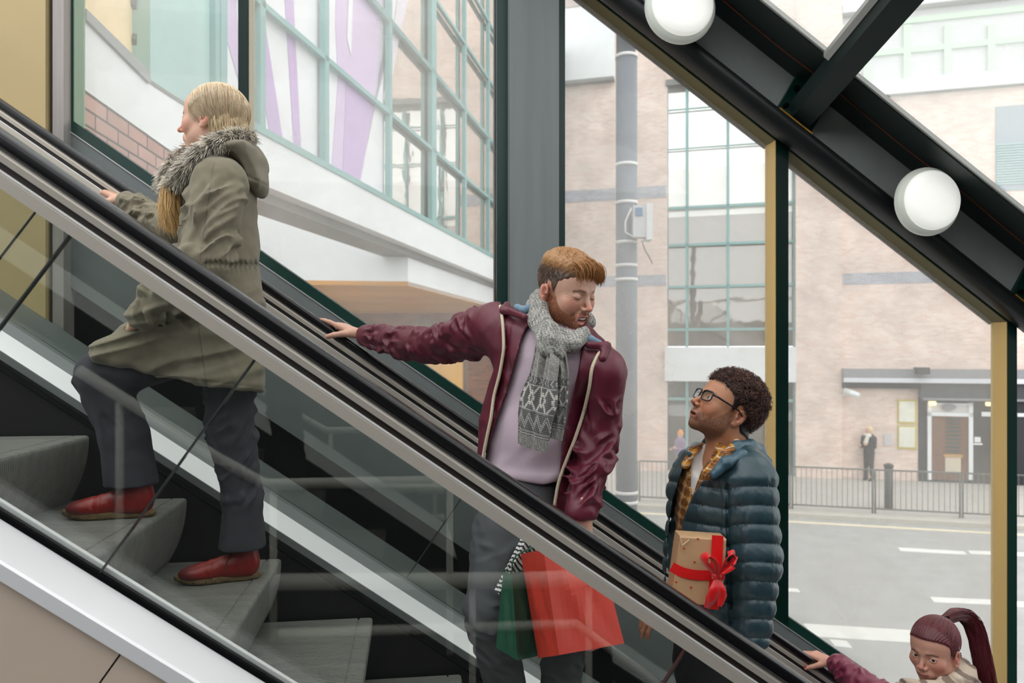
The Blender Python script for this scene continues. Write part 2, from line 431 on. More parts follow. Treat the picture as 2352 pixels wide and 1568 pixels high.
MB().pbox(3.035, 3.05, fas_hi-.012, fas_hi+.012, UB0, UB1).build('gutter_strip', M_trim, root)
tb = MB()   # orange sealant line running along the flange
pts = []
for i in range(60):
    u = 1.2+i*.05; pts.append(E(u, 3.24, web_hi-.038+.005*math.sin(i*.5)-TAN*u))
tb.tube(pts, .0022, 5).build('orange_cable', mat('orange_cable', (150, 62, 30), rough=.5), root)
for (px, py) in ((1683, 175), (1990, 418), (2217, 598)):
    u, z = UH(px, py, 3.38)
    MB().ebox(u-.013, u+.013, 3.375, 3.40, z-.014, z+.014).build('fixing_clip', M_blk2, root)
RISE = .287
def rafter(u, label):
    r = empty('rafter', E(u, 3.36, 1.0), label, 'rafter', 'rafters of the glass roof')
    z0 = b_hi - TAN*u
    a, w_ = .036, 0
    pts = lambda uu, ww, dz: E(uu, ww, z0 - TAN*(uu-u)*1.0 + RISE*(3.36-ww) + dz)
    def beam(mb, u0, u1, d0, d1, wa=3.385, wb=-.3):
        return mb.hexa([pts(u0, wb, d0), pts(u1, wb, d0), pts(u1, wa, d0), pts(u0, wa, d0), pts(u0, wb, d1), pts(u1, wb, d1), pts(u1, wa, d1), pts(u0, wa, d1)])
    beam(MB(), u-.04, u+.04, 0.0, .085).build('rafter_beam', M_dgreen, r)
    beam(MB(), u-.068, u-.0455, .05, .07, wa=3.04).build('glazing_bar', M_trim, r)
    # plate on the web, perpendicular to the incline
    k = KJ
    cx = u
    pl = []
    for hh, uo in ((b_hi-.02, -.085), (b_hi-.02, .085), (b_hi+.23, .085), (b_hi+.23, -.085)):
        uu = cx+uo+(hh-b_hi)*k*.9-.022; pl.append((uu, hh-TAN*uu))
    MB().poly_ex([E(a_, 3.375, z_) for a_, z_ in pl], E(0, 1, 0)*.022).build('bracket_plate', M_green, r)
    st = []
    for hh, uo in ((b_hi-.035, -.085), (b_hi-.035, .085), (b_hi-.012, .085), (b_hi-.012, -.085)):
        uu = cx+uo+(hh-b_hi)*k*.9-.022; st.append((uu, hh-TAN*uu))
    MB().poly_ex([E(a_, 3.345, z_) for a_, z_ in st], E(0, 1, 0)*.03).build('packing_strip', mat('yellow_strip', (196, 140, 40), rough=.6, var=.3, vscale=30), r)
    for hh, uo in ((b_hi+.035, -.062), (b_hi+.035, .062), (b_hi+.16, -.062), (b_hi+.16, .062)):
        uu = cx+uo+(hh-b_hi)*k*.9-.022; zz = hh-TAN*uu
        MB().tube([E(uu, 3.376, zz), E(uu, 3.358, zz)], .013, 6).build('bolt', M_blk2, r)
    return r
rafter(UH(1838, 276, 3.36)[0], 'dark green rafter rising from the beam between the two round lamps')
rafter(UH(2375, 650, 3.36)[0]+.0, 'lower rafter whose bracket just shows at the right edge')
rafter(.86, 'upper rafter above the left round lamp')
# roof glazing: follows the incline and the pitch
rg = MB()
def rz(u, w): return b_hi+.10-TAN*u+RISE*(3.36-w)
for (ua_, ub_) in ((-.1, 1.9), (1.95, 3.05), (3.1, 4.6)):
    q = [E(ua_, .2, rz(ua_, .2)), E(ub_, .2, rz(ub_, .2)), E(ub_, 3.03, rz(ub_, 3.03)), E(ua_, 3.03, rz(ua_, 3.03))]
    rg.hexa(q+[p+Vector((0, 0, .008)) for p in q])
rg.build('ceiling', M_roofg, kind='structure')

# ---- drum lamps on the web
M_opal = mat('opal_glass', (246, 246, 240), rough=.25, emit=.42)
M_opal2 = mat('opal_rim', (214, 218, 208), rough=.3, emit=.12)
def lamp(px, py, rpx, label):
    u, z = UH(px, py, 3.18); Y = 3.18/(c_-((px-CX)/F)*s_); R = rpx/F*Y
    r = empty('drum_lamp', E(u, 3.38, z), label, 'lamp', 'round lamps on the inclined beam')
    def rev(prof, n=48):
        return [[E(u+rad*math.cos(2*math.pi*j/n), w, z+rad*math.sin(2*math.pi*j/n)) for j in range(n)] for rad, w in prof]
    MB().loft(rev([(R*.28, 3.399), (R*.28, 3.235), (R*.9, 3.23), (R*.95, 3.225), (R*.95, 3.215), (R*.9, 3.21)])).build('lamp_base', M_dgreen, r)
    MB().loft(rev([(R*.985, 3.218), (R*1.0, 3.208), (R*.99, 3.19), (R*.93, 3.178), (R*.86, 3.174)]), caps=False).build('lamp_rim', M_opal2, r)
    MB().loft(rev([(R*.86, 3.174), (R*.855, 3.158), (R*.8, 3.146), (R*.6, 3.138), (R*.3, 3.134), (.004, 3.133)])).build('diffuser', M_opal, r)
    return r
lamp(1566, 12, 84, 'round opal drum lamp cut off by the top edge')
lamp(2137, 461, 79, 'whole round opal drum lamp lower on the beam')

# ---- the rest of the hall: floor below, dark wall behind the camera, stair railings that show in the glass
MB().ebox(-14, 16, -5, 3.5, -3.5, -3.4).build('floor', mat('hall_floor', (40, 41, 42), rough=.5), kind='structure')
MB().ebox(-14, 16, -3.2, -3.1, -3.4, 2.3).build('wall_front', mat('hall_dark_wall', (60, 62, 62), rough=.8), kind='structure')  # unseen wall; height and dark tone set for reflections and front light
M_rail = mat('rail_paint', (236, 236, 226), rough=.4)
def RV(px, py, wv): u, z = UH(px, py, wv); return E(u, 3.24-wv, z)
rr_ = empty('stair_railing', RV(800, 1500, 4.1), 'pale tubular stair railing seen only as a reflection in the near glass', 'railing')
rr_.location.z = -3.4
wv = 4.1
def railt(pts, rpx): return MB().tube([RV(x, y, wv) for x, y in pts], rpx/F*wv, 12)
railt([(180, 850), (500, 1052), (610, 1112), (1060, 1104)], 13).build('rail', M_rail, rr_)
railt([(630, 1336), (1200, 1332), (1450, 1322)], 19).build('rail', M_rail, rr_)
railt([(640, 1455), (1322, 1432), (1620, 1650)], 11).build('rail', M_rail, rr_)
for x, y0, y1 in ((628, 1112, 1470), (1033, 1104, 1500), (1352, 1335, 1800), (275, 912, 1400), (1085, 1335, 1750)):
    railt([(x, y0), (x, y1)], 8).build('post', M_rail, rr_)
MB().ebox(-14, 16, -3.2, -1.5, 3.7, 3.8).build('ceiling_baffle', mat('added_ceiling', (214, 212, 206), rough=.8), kind='structure')  # unseen ceiling strip, added to hold back sky light behind the camera
# ================================================================== outside
M_teal = mat('teal_frame', (122, 168, 166), rough=.5)
M_tealp = mat('teal_panel', (158, 196, 192), rough=.35, var=.08, vscale=1.0)
M_white = mat('white_render', (232, 234, 235), rough=.7, var=.04, vscale=.8, stretch=(1, 1, .4))
M_flash_shade = mat('grey_flashing_shade', (120, 122, 120), rough=.6)  # grey flashings, also painted shade under eaves, cornice and white band
M_lilac = mat('lilac_film', (206, 184, 218), rough=.3)
M_lilac2 = mat('deep_lilac_film', (190, 160, 208), rough=.3)
M_wfilm = mat('white_film', (232, 232, 236), rough=.3)
M_mirror = glass_mat('reflective_glazing', tint=(.45, .48, .47), ior=1.5, gain=1.0)
def mirror_mat(name, refl, base, tint=(.95, .93, .9), rough=.02):
    m = bpy.data.materials.new(name); m.use_nodes = True
    nt = m.node_tree; N = nt.nodes; L = nt.links; N.clear()
    out = N.new('ShaderNodeOutputMaterial'); g = N.new('ShaderNodeBsdfGlossy'); d = N.new('ShaderNodeBsdfDiffuse'); mx = N.new('ShaderNodeMixShader')
    g.inputs['Roughness'].default_value = rough; g.inputs['Color'].default_value = (*tint, 1); d.inputs['Color'].default_value = (*srgb(base), 1)
    no = N.new('ShaderNodeTexNoise'); no.inputs['Scale'].default_value = 1.6
    tc = N.new('ShaderNodeTexCoord'); L.new(tc.outputs['Object'], no.inputs['Vector'])
    bp = N.new('ShaderNodeBump'); bp.inputs['Strength'].default_value = .05; bp.inputs['Distance'].default_value = .05
    L.new(no.outputs['Fac'], bp.inputs['Height']); L.new(bp.outputs['Normal'], g.inputs['Normal'])
    mx.inputs[0].default_value = refl; L.new(d.outputs[0], mx.inputs[1]); L.new(g.outputs[0], mx.inputs[2]); L.new(mx.outputs[0], out.inputs['Surface'])
    return m
M_coat = mirror_mat('coated_glazing', .75, (120, 110, 100))
M_dark_glz = mirror_mat('dark_glazing', .12, (72, 68, 64))
M_mid_glz = mirror_mat('brown_reflect_glazing', .25, (112, 98, 90))  # brown base stands in for buildings reflected in the lower panes
M_sky_glz = mirror_mat('sky_reflect_glazing', .55, (215, 215, 212))  # white sky reflection partly painted into the base colour
M_brick = brick_mat('pink_brick', (236, 212, 200), (226, 194, 180), (226, 222, 216))
M_brick2 = brick_mat('soldier_band', (176, 178, 188), (160, 160, 172), (205, 202, 200))
M_brickn = brick_mat('near_brick', (196, 148, 136), (172, 126, 114), (58, 46, 42), bw=.29, bh=.093, m=.016, bump=.6, var=.15)
M_timber = mat('timber_soffit', (206, 146, 72), rough=.6, var=.25, vscale=1.2, stretch=(.4, .4, 8))
M_asph = mat('asphalt', (164, 164, 163), rough=.9, var=.10, vscale=2.2, bump=.3, bscale=120)
M_pave = mat('pavement', (182, 178, 172), rough=.9, var=.06, vscale=2)
M_kerb = mat('kerb', (190, 184, 174), rough=.9, var=.06)
M_paint = mat('road_paint', (228, 228, 224), rough=.8, var=.06, vscale=4)
M_yline = mat('cream_line', (226, 214, 186), rough=.8, var=.08)
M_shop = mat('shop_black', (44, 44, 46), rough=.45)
M_shopg = mat('shop_grey', (140, 140, 144), rough=.6)
M_int = mat('shop_interior', (120, 86, 66), rough=.8, var=.2)
M_rail2 = mat('railing_steel', (96, 98, 96), rough=.6)

# ---------- street frontage: plane Y = Y0 + m X
SY0, SM = 27.2, -.2737
GZ = -4.22
def SP(px, py, off=0.0):
    xr = (px-CX)/F; Y = (SY0-off)/(1-SM*xr); return Vector((xr*Y, Y, (CY-py)/F*Y))
SN = Vector((-SM, 1, 0)).normalized()*-1   # towards us
SD = Vector((1, SM, 0)).normalized()
def fbox(mb, x0, y0, x1, y1, d=.1, back=0.0, level=True):
    """box on the frontage covering pixels x0..x1, y0..y1, standing d proud of it"""
    a = SP(x0, y0, back); b = SP(x1, y0, back); zt = (CY-y0)/F*a.y; zb = (CY-y1)/F*a.y
    if level: b.z = a.z = zt
    p = [Vector((a.x, a.y, zb)), Vector((b.x, b.y, zb)), Vector((b.x, b.y, zb))-SN*.3, Vector((a.x, a.y, zb))-SN*.3]
    p[0] = p[0]+SN*d; p[1] = p[1]+SN*d; p[2] = b.copy(); p[3] = a.copy(); p[2].z = zb; p[3].z = zb
    q = [v.copy() for v in p]
    for v in q: v.z = zt
    return mb.hexa([p[0], p[1], p[2], p[3], q[0], q[1], q[2], q[3]])
def fb(x0, y0, x1, y1, d=.1, back=0.0): return fbox(MB(), x0, y0, x1, y1, d, back)
sb = empty('street_building', SP(2000, 1100)+Vector((0, 0, -.2)), 'long pink brick building across the street, washed out behind the glass', 'building')
sb.location.z = GZ
# left part of the frontage
fb(1180, -700, 1534, 1112, .3, -.3).build('wall', M_brick, sb, SD)
fb(1180, -700, 1412, 205, .12, .02).build('upper_render', M_white, sb)
fb(1180, 16, 1375, 37, .16, .02).build('parapet_band', mat('stone_band', (196, 184, 180), rough=.8), sb)
fb(1180, 204, 1412, 211, .3, .02).build('cornice', M_flash_shade, sb)
fb(1180, 446, 1530, 472, .03, 0).build('brick_band', M_brick2, sb, SD)
fb(1180, 640, 1530, 664, .03, 0).build('brick_band', M_brick2, sb, SD)
# stair-tower curtain wall; sky and brick reflections painted into the pane colours
fb(1530, -700, 1830, 200, .32, -.3).build('wall', M_brick, sb, SD)
cw = empty('tmp', (0, 0, 0), None, None); bpy.data.objects.remove(cw)
cwf = MB()
for x in (1531, 1578, 1672, 1768, 1824): fbox(cwf, x-3, 200, x+3, 1112, .1, -.2)
for y in (480, 565, 660, 757, 915): fbox(cwf, 1530, y-3, 1828, y+3, .1, -.2)
for y in (255, 345): fbox(cwf, 1530, y-1, 1828, y+1, .08, -.2)
cwo = cwf.build('curtain_wall_frame', M_teal, sb)
fb(1530, 190, 1828, 203, .3, -.2).build('curtain_head', M_flash_shade, sb)
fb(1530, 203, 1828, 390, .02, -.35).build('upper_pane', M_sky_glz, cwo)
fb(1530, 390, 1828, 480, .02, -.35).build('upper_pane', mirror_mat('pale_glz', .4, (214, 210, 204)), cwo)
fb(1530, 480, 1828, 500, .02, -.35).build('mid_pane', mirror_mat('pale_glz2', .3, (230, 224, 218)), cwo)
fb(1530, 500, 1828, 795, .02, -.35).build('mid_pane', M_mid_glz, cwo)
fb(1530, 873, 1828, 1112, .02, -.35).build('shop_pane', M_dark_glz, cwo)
fb(1528, 797, 1826, 874, .3, -.1).build('white_sign_band', M_white, sb)
# right pier and recessed wall
fb(1825, -700, 1931, 1112, .35, -.3).build('wall', M_brick, sb, SD)
fb(1931, 235, 2700, 1112, .3, -.42).build('wall', M_brick, sb, SD)
fb(1931, 628, 2290, 654, .02, -.12).build('brick_band', M_brick2, sb, SD)
fb(1931, 205, 2700, 236, .5, -.4).build('cornice', M_white, sb)
fb(1931, 232, 2700, 238, .42, -.4).build('cornice', M_flash_shade, sb)
fb(1931, -30, 2700, 205, .2, -.45).build('upper_wall', mat('pale_glaze', (206, 206, 208), rough=.5), sb)
uf = MB()
for x in (1990, 2082, 2175, 2275, 2370, 2470): fbox(uf, x-8, 60, x+8, 205, .1, -.25)
for y in (66, 132): fbox(uf, 1931, y-6, 2700, y+6, .09, -.25)
uf.build('green_window_frame', mat('pale_green_frame', (196, 222, 196), rough=.6), sb)
fb(1931, 24, 2700, 44, .5, -.4).build('eaves', M_white, sb)
fb(1931, 40, 2700, 48, .42, -.4).build('eaves_shadow', M_flash_shade, sb)
fb(1931, -900, 2700, 24, .3, -.6).build('upper_storey', mat('cream_render', (232, 224, 208), rough=.8), sb)
fb(2286, 246, 2700, 440, .05, -.13).build('louvre_panel', mat('slate_panel', (148, 160, 170), rough=.5), sb)
lv = MB()
for i in range(16): fbox(lv, 2288, 332+i*6, 2700, 334.5+i*6, .03, -.07)
lv.build('louvre_slats', M_tealp, sb)
# ground-floor shop
fb(1931, 846, 2700, 874, .55, -.15).build('shop_canopy', M_shopg, sb)
fb(1931, 866, 2700, 876, .58, -.15).build('canopy_edge', mat('pale_canopy', (214, 216, 222), rough=.5), sb)
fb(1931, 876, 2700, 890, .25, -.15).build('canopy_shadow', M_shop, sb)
fb(2108, 878, 2700, 914, .35, -.15).build('fascia', mat('fascia_grey', (70, 72, 76), rough=.5), sb)
fb(2113, 912, 2700, 917, .38, -.15).build('fascia_edge', M_shopg, sb)
fb(2108, 914, 2700, 1112, .06, -.15).build('shopfront', M_shop, sb)
dr = fb(2128, 924, 2137, 1100, .14, -.15); fbox(dr, 2222, 924, 2232, 1100, .14, -.15); fbox(dr, 2128, 924, 2232, 928, .14, -.15); fbox(dr, 2128, 945, 2232, 954, .14, -.15)
dro = dr.build('door_frame', M_white, sb)
fb(2137, 954, 2222, 1100, .03, -.10).build('doorway', M_int, dro)
sh = MB()
for i in range(9): fbox(sh, 2172, 960+i*9, 2206, 965+i*9, .05, -.10)
sh.build('shelf_rows', mat('shelf_dark', (66, 74, 70), rough=.6), dro)
fb(2166, 1042, 2210, 1048, .08, -.10).build('counter', mat('ochre_counter', (190, 150, 90), rough=.6), dro)
fb(2170, 1048, 2206, 1082, .05, -.10).build('counter_front', mat('cream_counter', (210, 196, 176), rough=.6), dro)
ell_ = []
for j in range(24):
    a = 2*math.pi*j/24; ell_.append(SP(2180+15*math.cos(a), 934+7*math.sin(a), .02))
MB().poly_ex(ell_, SN*.06).build('fanlight_vent', M_shopg, dro)
fb(2130, 928, 2230, 945, .01, -.06).build('fanlight', mat('fan_white', (214, 210, 206), rough=.6), dro)
for (x0, y0, x1, y1) in ((2252, 945, 2276, 955), (2330, 900, 2352, 912), (2334, 948, 2400, 956)):
    fb(x0, y0, x1, y1, .12, -.15).build('light_panel', M_white, sb)
for x, y in ((2139, 925), (2270, 927), (2345, 890)):
    fb(x-7, y-4, x+7, y+4, .2, -.1).build('wall_light', mat('warm_light', (255, 226, 160), emit=2.0), sb)
mark = fb(2238, 1003, 2252, 1015, .02, -.09); mark.build('round_sticker', M_white, sb)
fb(2236, 1017, 2256, 1021, .02, -.09).build('sticker_base', M_white, sb)
# posters
for i, (y0, y1, lb) in enumerate(((917, 972, 'upper yellow-framed notice on the brick wall beside the shop'), (976, 1030, 'lower yellow-framed notice on the brick wall beside the shop'))):
    p_ = empty('notice_frame', SP(2083, y1), lb, 'notice', 'yellow framed notices')
    fb(2061, y0, 2105, y1, .05, -.12).build('frame', mat('yellow_frame', (206, 190, 96), rough=.5), p_)
    fb(2065, y0+4, 2101, y1-4, .02, -.06).build('sheet', mat('notice_sheet', (232, 230, 216), rough=.6, var=.10, vscale=5), p_)
n_ = fb(2030, 995, 2048, 1022, .05, -.12).build('paper_notice', mat('pale_notice', (206, 202, 204), rough=.7), None)
tag(n_, 'small pale notice on the brick wall right of the pedestrian in black', 'notice')
cc = empty('security_camera', SP(1936, 905), 'white bullet security camera on the brick wall under the canopy', 'camera')
a = SP(1940, 896, .25); b = SP(1972, 909, .55)
MB().tube([a, b], .095, 14).build('camera_body', M_white, cc)
MB().tube([SP(1933, 908, -.1), SP(1940, 906, .2), a], .05, 8).build('wall_bracket', M_white, cc)
cn = fb(2098, 843, 2124, 858, .6, .2).build('ceiling_unit', mat('dark_unit', (60, 60, 62)), None); tag(cn, 'small dark lamp housing on the shop canopy', 'lamp')

# ---------- ground
SDx = SD
def street_strip(mb, off0, off1, z0, z1, x0=-12, x1=30):
    a0 = Vector((x0, SY0-off0+SM*x0, 0)); b0 = Vector((x1, SY0-off0+SM*x1, 0))
    a1 = Vector((x0, SY0-off1+SM*x0, 0)); b1 = Vector((x1, SY0-off1+SM*x1, 0))
    def zz(v, z): return Vector((v.x, v.y, z))
    return mb.hexa([zz(a1, z0), zz(b1, z0), zz(b0, z0), zz(a0, z0), zz(a1, z1), zz(b1, z1), zz(b0, z1), zz(a0, z1)])
rd = MB().box((-40, 3.0, GZ-.3), (60, 60, GZ)); rd.build('road', M_asph, None, kind='structure', label='grey tarmac road seen through the right-hand windows', cat='road')
# the frontage line passes offset 0; pavement 6.4 m wide
street_strip(MB(), -.5, 6.1, GZ-.2, GZ+.10).build('pavement', M_pave, None, kind='structure', label='pale paved footway in front of the brick building', cat='pavement')
street_strip(MB(), 6.1, 6.35, GZ-.2, GZ+.11).build('kerb', M_kerb, None, kind='structure', label='pale stone kerb along the footway', cat='kerb')
street_strip(MB(), 6.75, 6.95, GZ, GZ+.006).build('edge_line', M_yline, None, label='cream painted line along the kerb', cat='road marking')
def gp(px, py, z=GZ): Y = (z*F)/(CY-py); return Vector(((px-CX)/F*Y, Y, z))
def dash(x0, y0, x1, y1, th, label, grp=None):
    a = gp(x0, y0); b = gp(x1, y1); a2 = gp(x0+th*.8, y0+th); b2 = gp(x1+th*.8, y1+th)
    m = MB().hexa([a2, b2, b, a]+[v+Vector((0, 0, .006)) for v in (a2, b2, b, a)])
    o = m.build('lane_marking', M_paint, None); tag(o, label, 'road marking', grp)
dash(2062, 1257, 2215, 1266, 8, 'thin white lane dash on the road, the farthest one', 'white road markings')
dash(2223, 1264, 2420, 1272, 8, 'thin white lane dash meeting the right-hand gold mullion', 'white road markings')
dash(2136, 1371, 2275, 1377, 12, 'short white dash above the ponytailed woman', 'white road markings')
dash(2300, 1380, 2420, 1385, 12, 'white dash beyond the last gold mullion', 'white road markings')
dash(1845, 1432, 2090, 1447, 30, 'broad white road marking left of the ponytailed woman', 'white road markings')
dash(1800, 1350, 1832, 1352, 8, 'short faint white dash just right of the green mullion', 'white road markings')
dash(1905, 1468, 1945, 1472, 16, 'worn white patch below the broad road marking', 'white road markings')

# ---------- pedestrian railings along the kerb, one panel per object
def rail_pt(x, z): return Vector((x, SY0-5.7+SM*x, z))
x = 1.6; i = 0
while x < 13.0:
    x2 = x+1.93
    a, b = rail_pt(x, 0), rail_pt(x2, 0)
    r = empty('pedestrian_railing', Vector((a.x, a.y, GZ+.1)), ['street railing panel just left of and behind the thick grey pole', 'street railing panel between the grey pole and the curly-haired man', 'street railing panel behind the curly head and green mullion',
        'street railing panel in front of the pedestrian in black', 'street railing panel crossing the dark bollard and shop notices', 'street railing panel in front of the shop door', 'street railing panel at the right edge past the last mullion', 'street railing panel beyond the right edge'][i], 'railing', 'pedestrian railing panels along the kerb')
    fm = MB()
    for z in (GZ+.22, GZ+1.22): fm.tube([rail_pt(x+.02, z), rail_pt(x2-.02, z)], .022, 6)
    for xx in (x+.03, x2-.03): fm.tube([rail_pt(xx, GZ+.1), rail_pt(xx, GZ+1.22)], .022, 6)
    fm.build('rail_frame', M_rail2, r)
    bm = MB()
    for k in range(1, 16): xx = x+(x2-x)*k/16; bm.tube([rail_pt(xx, GZ+.22), rail_pt(xx, GZ+1.22)], .0075, 5)
    bm.build('bars', M_rail2, r)
    x = x2; i += 1
bp = gp(2041, 1166, GZ+.1)
bo = empty('bollard', bp, 'dark round bollard standing behind the street railing', 'bollard')
MB().tube([bp, bp+Vector((0, 0, 1.1))], .11, 14).build('bollard_post', M_shop, bo)
MB().tube([bp+Vector((0, 0, 1.1)), bp+Vector((0, 0, 1.15)), bp+Vector((0, 0, 1.19))], [.125, .125, .05], 14).build('bollard_cap', M_shop, bo)

# ---------- grey pole with straps and box
py_ = 10.0; px_ = (1439-CX)/F*py_
pr = empty('street_pole', (px_, py_, GZ), 'thick grey metal pole with pale straps outside the window', 'pole')
M_pole = mat('pole_grey', (104, 110, 120), rough=.5, metal=.1, var=.06)
def zz_(py, Y=py_): return (CY-py)/F*Y
MB().tube([(px_, py_, GZ), (px_, py_, zz_(130))], .145, 24).build('pole_shaft', M_pole, pr)
MB().tube([(px_-.01, py_, zz_(130)), (px_-.01, py_, 6.0)], .13, 24).build('pole_upper_shaft', M_pole, pr)
for yy in (130, 378, 465, 556, 609, 641, 1128, 1150):
    MB().tube([(px_, py_, zz_(yy+5)), (px_, py_, zz_(yy-2))], .153, 24).build('strap', mat('strap_white', (226, 224, 222), rough=.4), pr)
bx = MB(); b0 = (1452-CX)/F*9.8; b1 = (1482-CX)/F*9.8; b2 = (1496-CX)/F*9.8
bx.box((b0, 9.72, zz_(546, 9.8)), (b1, 9.9, zz_(474, 9.8)))
boxo = empty('equipment_box', (b0, 9.8, zz_(553, 9.8)), 'pale grey equipment box fixed to the thick pole', 'box')
bx.build('box_body', mat('box_grey', (206, 206, 208), rough=.5), boxo)
MB().box((b1, 9.7, zz_(552, 9.8)), (b2, 9.94, zz_(470, 9.8))).build('box_cover', mat('box_white', (226, 226, 228), rough=.5), boxo)
MB().box((b0+.03, 9.70, zz_(498, 9.8)), (b0+.12, 9.72, zz_(480, 9.8))).build('blue_sticker', mat('blue_sticker', (90, 130, 170)), boxo)
cbl = [(b0+.12, 9.75, zz_(553, 9.8)), (b0+.16, 9.75, zz_(575, 9.8)), (b0+.22, 9.75, zz_(592, 9.8)), (b0+.26, 9.75, zz_(606, 9.8))]
MB().tube(cbl, .008, 6).build('cable', mat('cable_grey', (70, 70, 76)), boxo)
MB().tube([(b0-.02, 9.74, zz_(480, 9.8)), (b0-.1, 9.74, zz_(510, 9.8)), (b0-.1, 9.74, zz_(535, 9.8)), (b0, 9.74, zz_(545, 9.8))], .012, 6).build('cable_loop', mat('strap_white'), boxo)

# ---------- glazed corner building with lilac graphics: plane X = X0 + k Y
GX0, GK = -4.0, .216
GD = Vector((GK, 1, 0)).normalized(); GNn = Vector((1, -GK, 0)).normalized()
def GP(px, py, off=0.0):
    xr = (px-CX)/F; Y = (GX0+off)/(xr-GK); return Vector((xr*Y, Y, (CY-py)/F*Y))
gb = empty('glazed_building', Vector((-2.4, 7.5, GZ)), 'corner building with teal-framed glazing and lilac stripes over a white band', 'building')
z_sill = GP(860, 470).z - .0
z_sill = (CY-314)/F*GP(588, 314).y
rows = [z_sill]
for (px, py) in ((887, 260), (977, 153), (848, 0)): rows.append((CY-py)/F*GP(px, py).y)
rows += [rows[-1]+1.25*i for i in range(1, 6)]
Ya, Yb = GP(497, 300).y, 33.5
def gpt(Y, z, off=0.0): return Vector((GX0+off+GK*Y, Y, z))
def gbox(mb, Y0, Y1, z0, z1, o0, o1):
    return mb.hexa([gpt(Y0, z0, o1), gpt(Y1, z0, o1), gpt(Y1, z0, o0), gpt(Y0, z0, o0), gpt(Y0, z1, o1), gpt(Y1, z1, o1), gpt(Y1, z1, o0), gpt(Y0, z1, o0)])
ztop = rows[-1]
vx = [497, 588, 738, 887, 988, 1062, 1117, 1165, 1200, 1240, 1275, 1300, 1318]
vY = [GP(x_, 400).y for x_ in vx] + [33.4]
gfr = MB()
for i, Y in enumerate(vY):
    t = .09 if vx[min(i, len(vx)-1)] == 988 and i < len(vx) else .035
    gbox(gfr, Y-t*1.3, Y+t*1.3, z_sill, ztop, 0, .07)
for z in rows: gbox(gfr, Ya, Yb, z-.03, z+.03, 0, .07)
gbox(gfr, Ya, Yb, z_sill-.0, z_sill+.07, 0, .12)
gfo = gfr.build('glazing_frame', M_teal, gb)
for i in range(len(vY)-1):
    filmed = vx[min(i, len(vx)-1)] < 880
    gbox(MB(), vY[i], vY[i+1], z_sill, ztop, -.06, -.03).build('glazing_panel', M_wfilm if filmed else M_coat, gfo)
def film(pts, m, o=.0):
    P_ = [GP(x_, y_, -.028+o) for x_, y_ in pts]
    MB().poly_ex(P_, GNn*.004).build('lilac_stripe', m, gfo)
film([(500, -40), (538, -40), (549, 100), (549, 190), (520, 90)], M_lilac)
film([(587, -30), (600, 0), (652, 340), (622, 322), (603, 210), (588, 60)], M_lilac2)
film([(652, -30), (672, -30), (692, 364), (676, 358), (663, 150)], M_lilac2)
film([(586, 205), (594, 270), (590, 290), (586, 260)], M_lilac)
film([(772, -60), (900, -60), (884, 150), (862, 240), (823, 432), (760, 402), (776, 180), (770, 60)], M_lilac)
film([(795, 180), (860, 232), (823, 432), (786, 416)], M_lilac2, .005)
film([(802, -60), (812, -60), (806, 128), (797, 90)], M_wfilm, .008)
film([(730, 384), (738, 250), (738, 388)], M_lilac2)
# edge film in front of the coated panes
film([(878, -60), (918, -60), (900, 110), (884, 200), (845, 440), (826, 432), (866, 180)], M_wfilm)
film([(918, -60), (950, -60), (916, 90), (898, 190), (893, 120)], mat('pale_lilac_film', (222, 214, 226), rough=.3))
# white band, shadow recess, lower wall
zb = (CY-440)/F*GP(619, 440).y
gbox(MB(), Ya-.3, Yb, zb, z_sill, -.5, .10).build('white_band', M_white, gb)
gbox(MB(), Ya-.3, Yb, zb-.10, zb, -.5, -.06).build('shadow_recess', M_flash_shade, gb)
Yc = GP(940, 655, -.1).y; zc = (CY-655)/F*Yc
gbox(MB(), Yc, Yb, zc, zb-.1, -.5, -.12).build('lower_wall', M_white, gb)
cpt = gpt(Yc, 0, -.12)
lw = MB()
a0 = cpt; a1 = cpt+Vector((-7.5, -.9, 0))
lw.hexa([Vector((a1.x, a1.y, zc)), Vector((a0.x, a0.y, zc)), Vector((a0.x, a0.y+.4, zc)), Vector((a1.x, a1.y+.4, zc)),
         Vector((a1.x, a1.y, z_sill+.4)), Vector((a0.x-.35, a0.y, z_sill+.4)), Vector((a0.x-.35, a0.y+.4, z_sill+.4)), Vector((a1.x, a1.y+.4, z_sill+.4))])
lw.build('lower_wall', M_white, gb)
# timber lining below and brick behind
tm = MB(); q = [Vector((a1.x, a1.y, zc)), Vector((a0.x, a0.y, zc)), gpt(20, zc, -.12), Vector((-9, 20, zc))]
tm.hexa([v+Vector((0, 0, -.01)) for v in q]+[v+Vector((0, 0, .06)) for v in q]); tm.build('timber_soffit', M_timber, gb)
yy0, yy1 = 718, 742
MB().box((-9, 19.0, (CY-yy0)/F*19), (.4, 19.3, zc)).build('timber_edge', mat('pale_timber', (214, 158, 84), rough=.6, var=.1), gb)
MB().box((-9, 19.1, GZ), (.4, 19.5, (CY-yy0)/F*19.1)).build('back_wall', brick_mat('dark_brick', (150, 92, 66), (120, 76, 58), (120, 104, 92)), gb, (1, 0, 0))
for x0_, x1_ in ((962, 994), (1040, 1060)):
    MB().box(((x0_-CX)/F*19, 19.0, (CY-768)/F*19), ((x1_-CX)/F*19, 19.12, (CY-732)/F*19)).build('back_window', M_dark_glz, gb)
hd = empty('timber_hoarding', (-2, 14, GZ), 'yellow timber hoarding seen under the maroon sleeve', 'hoarding')
MB().box(((900-CX)/F*14, 14, GZ), ((1068-CX)/F*14, 14.08, (CY-815)/F*14)).build('hoarding_boards', mat('hoarding_yellow', (226, 172, 92), rough=.7, var=.1, stretch=(1, 1, .3)), hd)
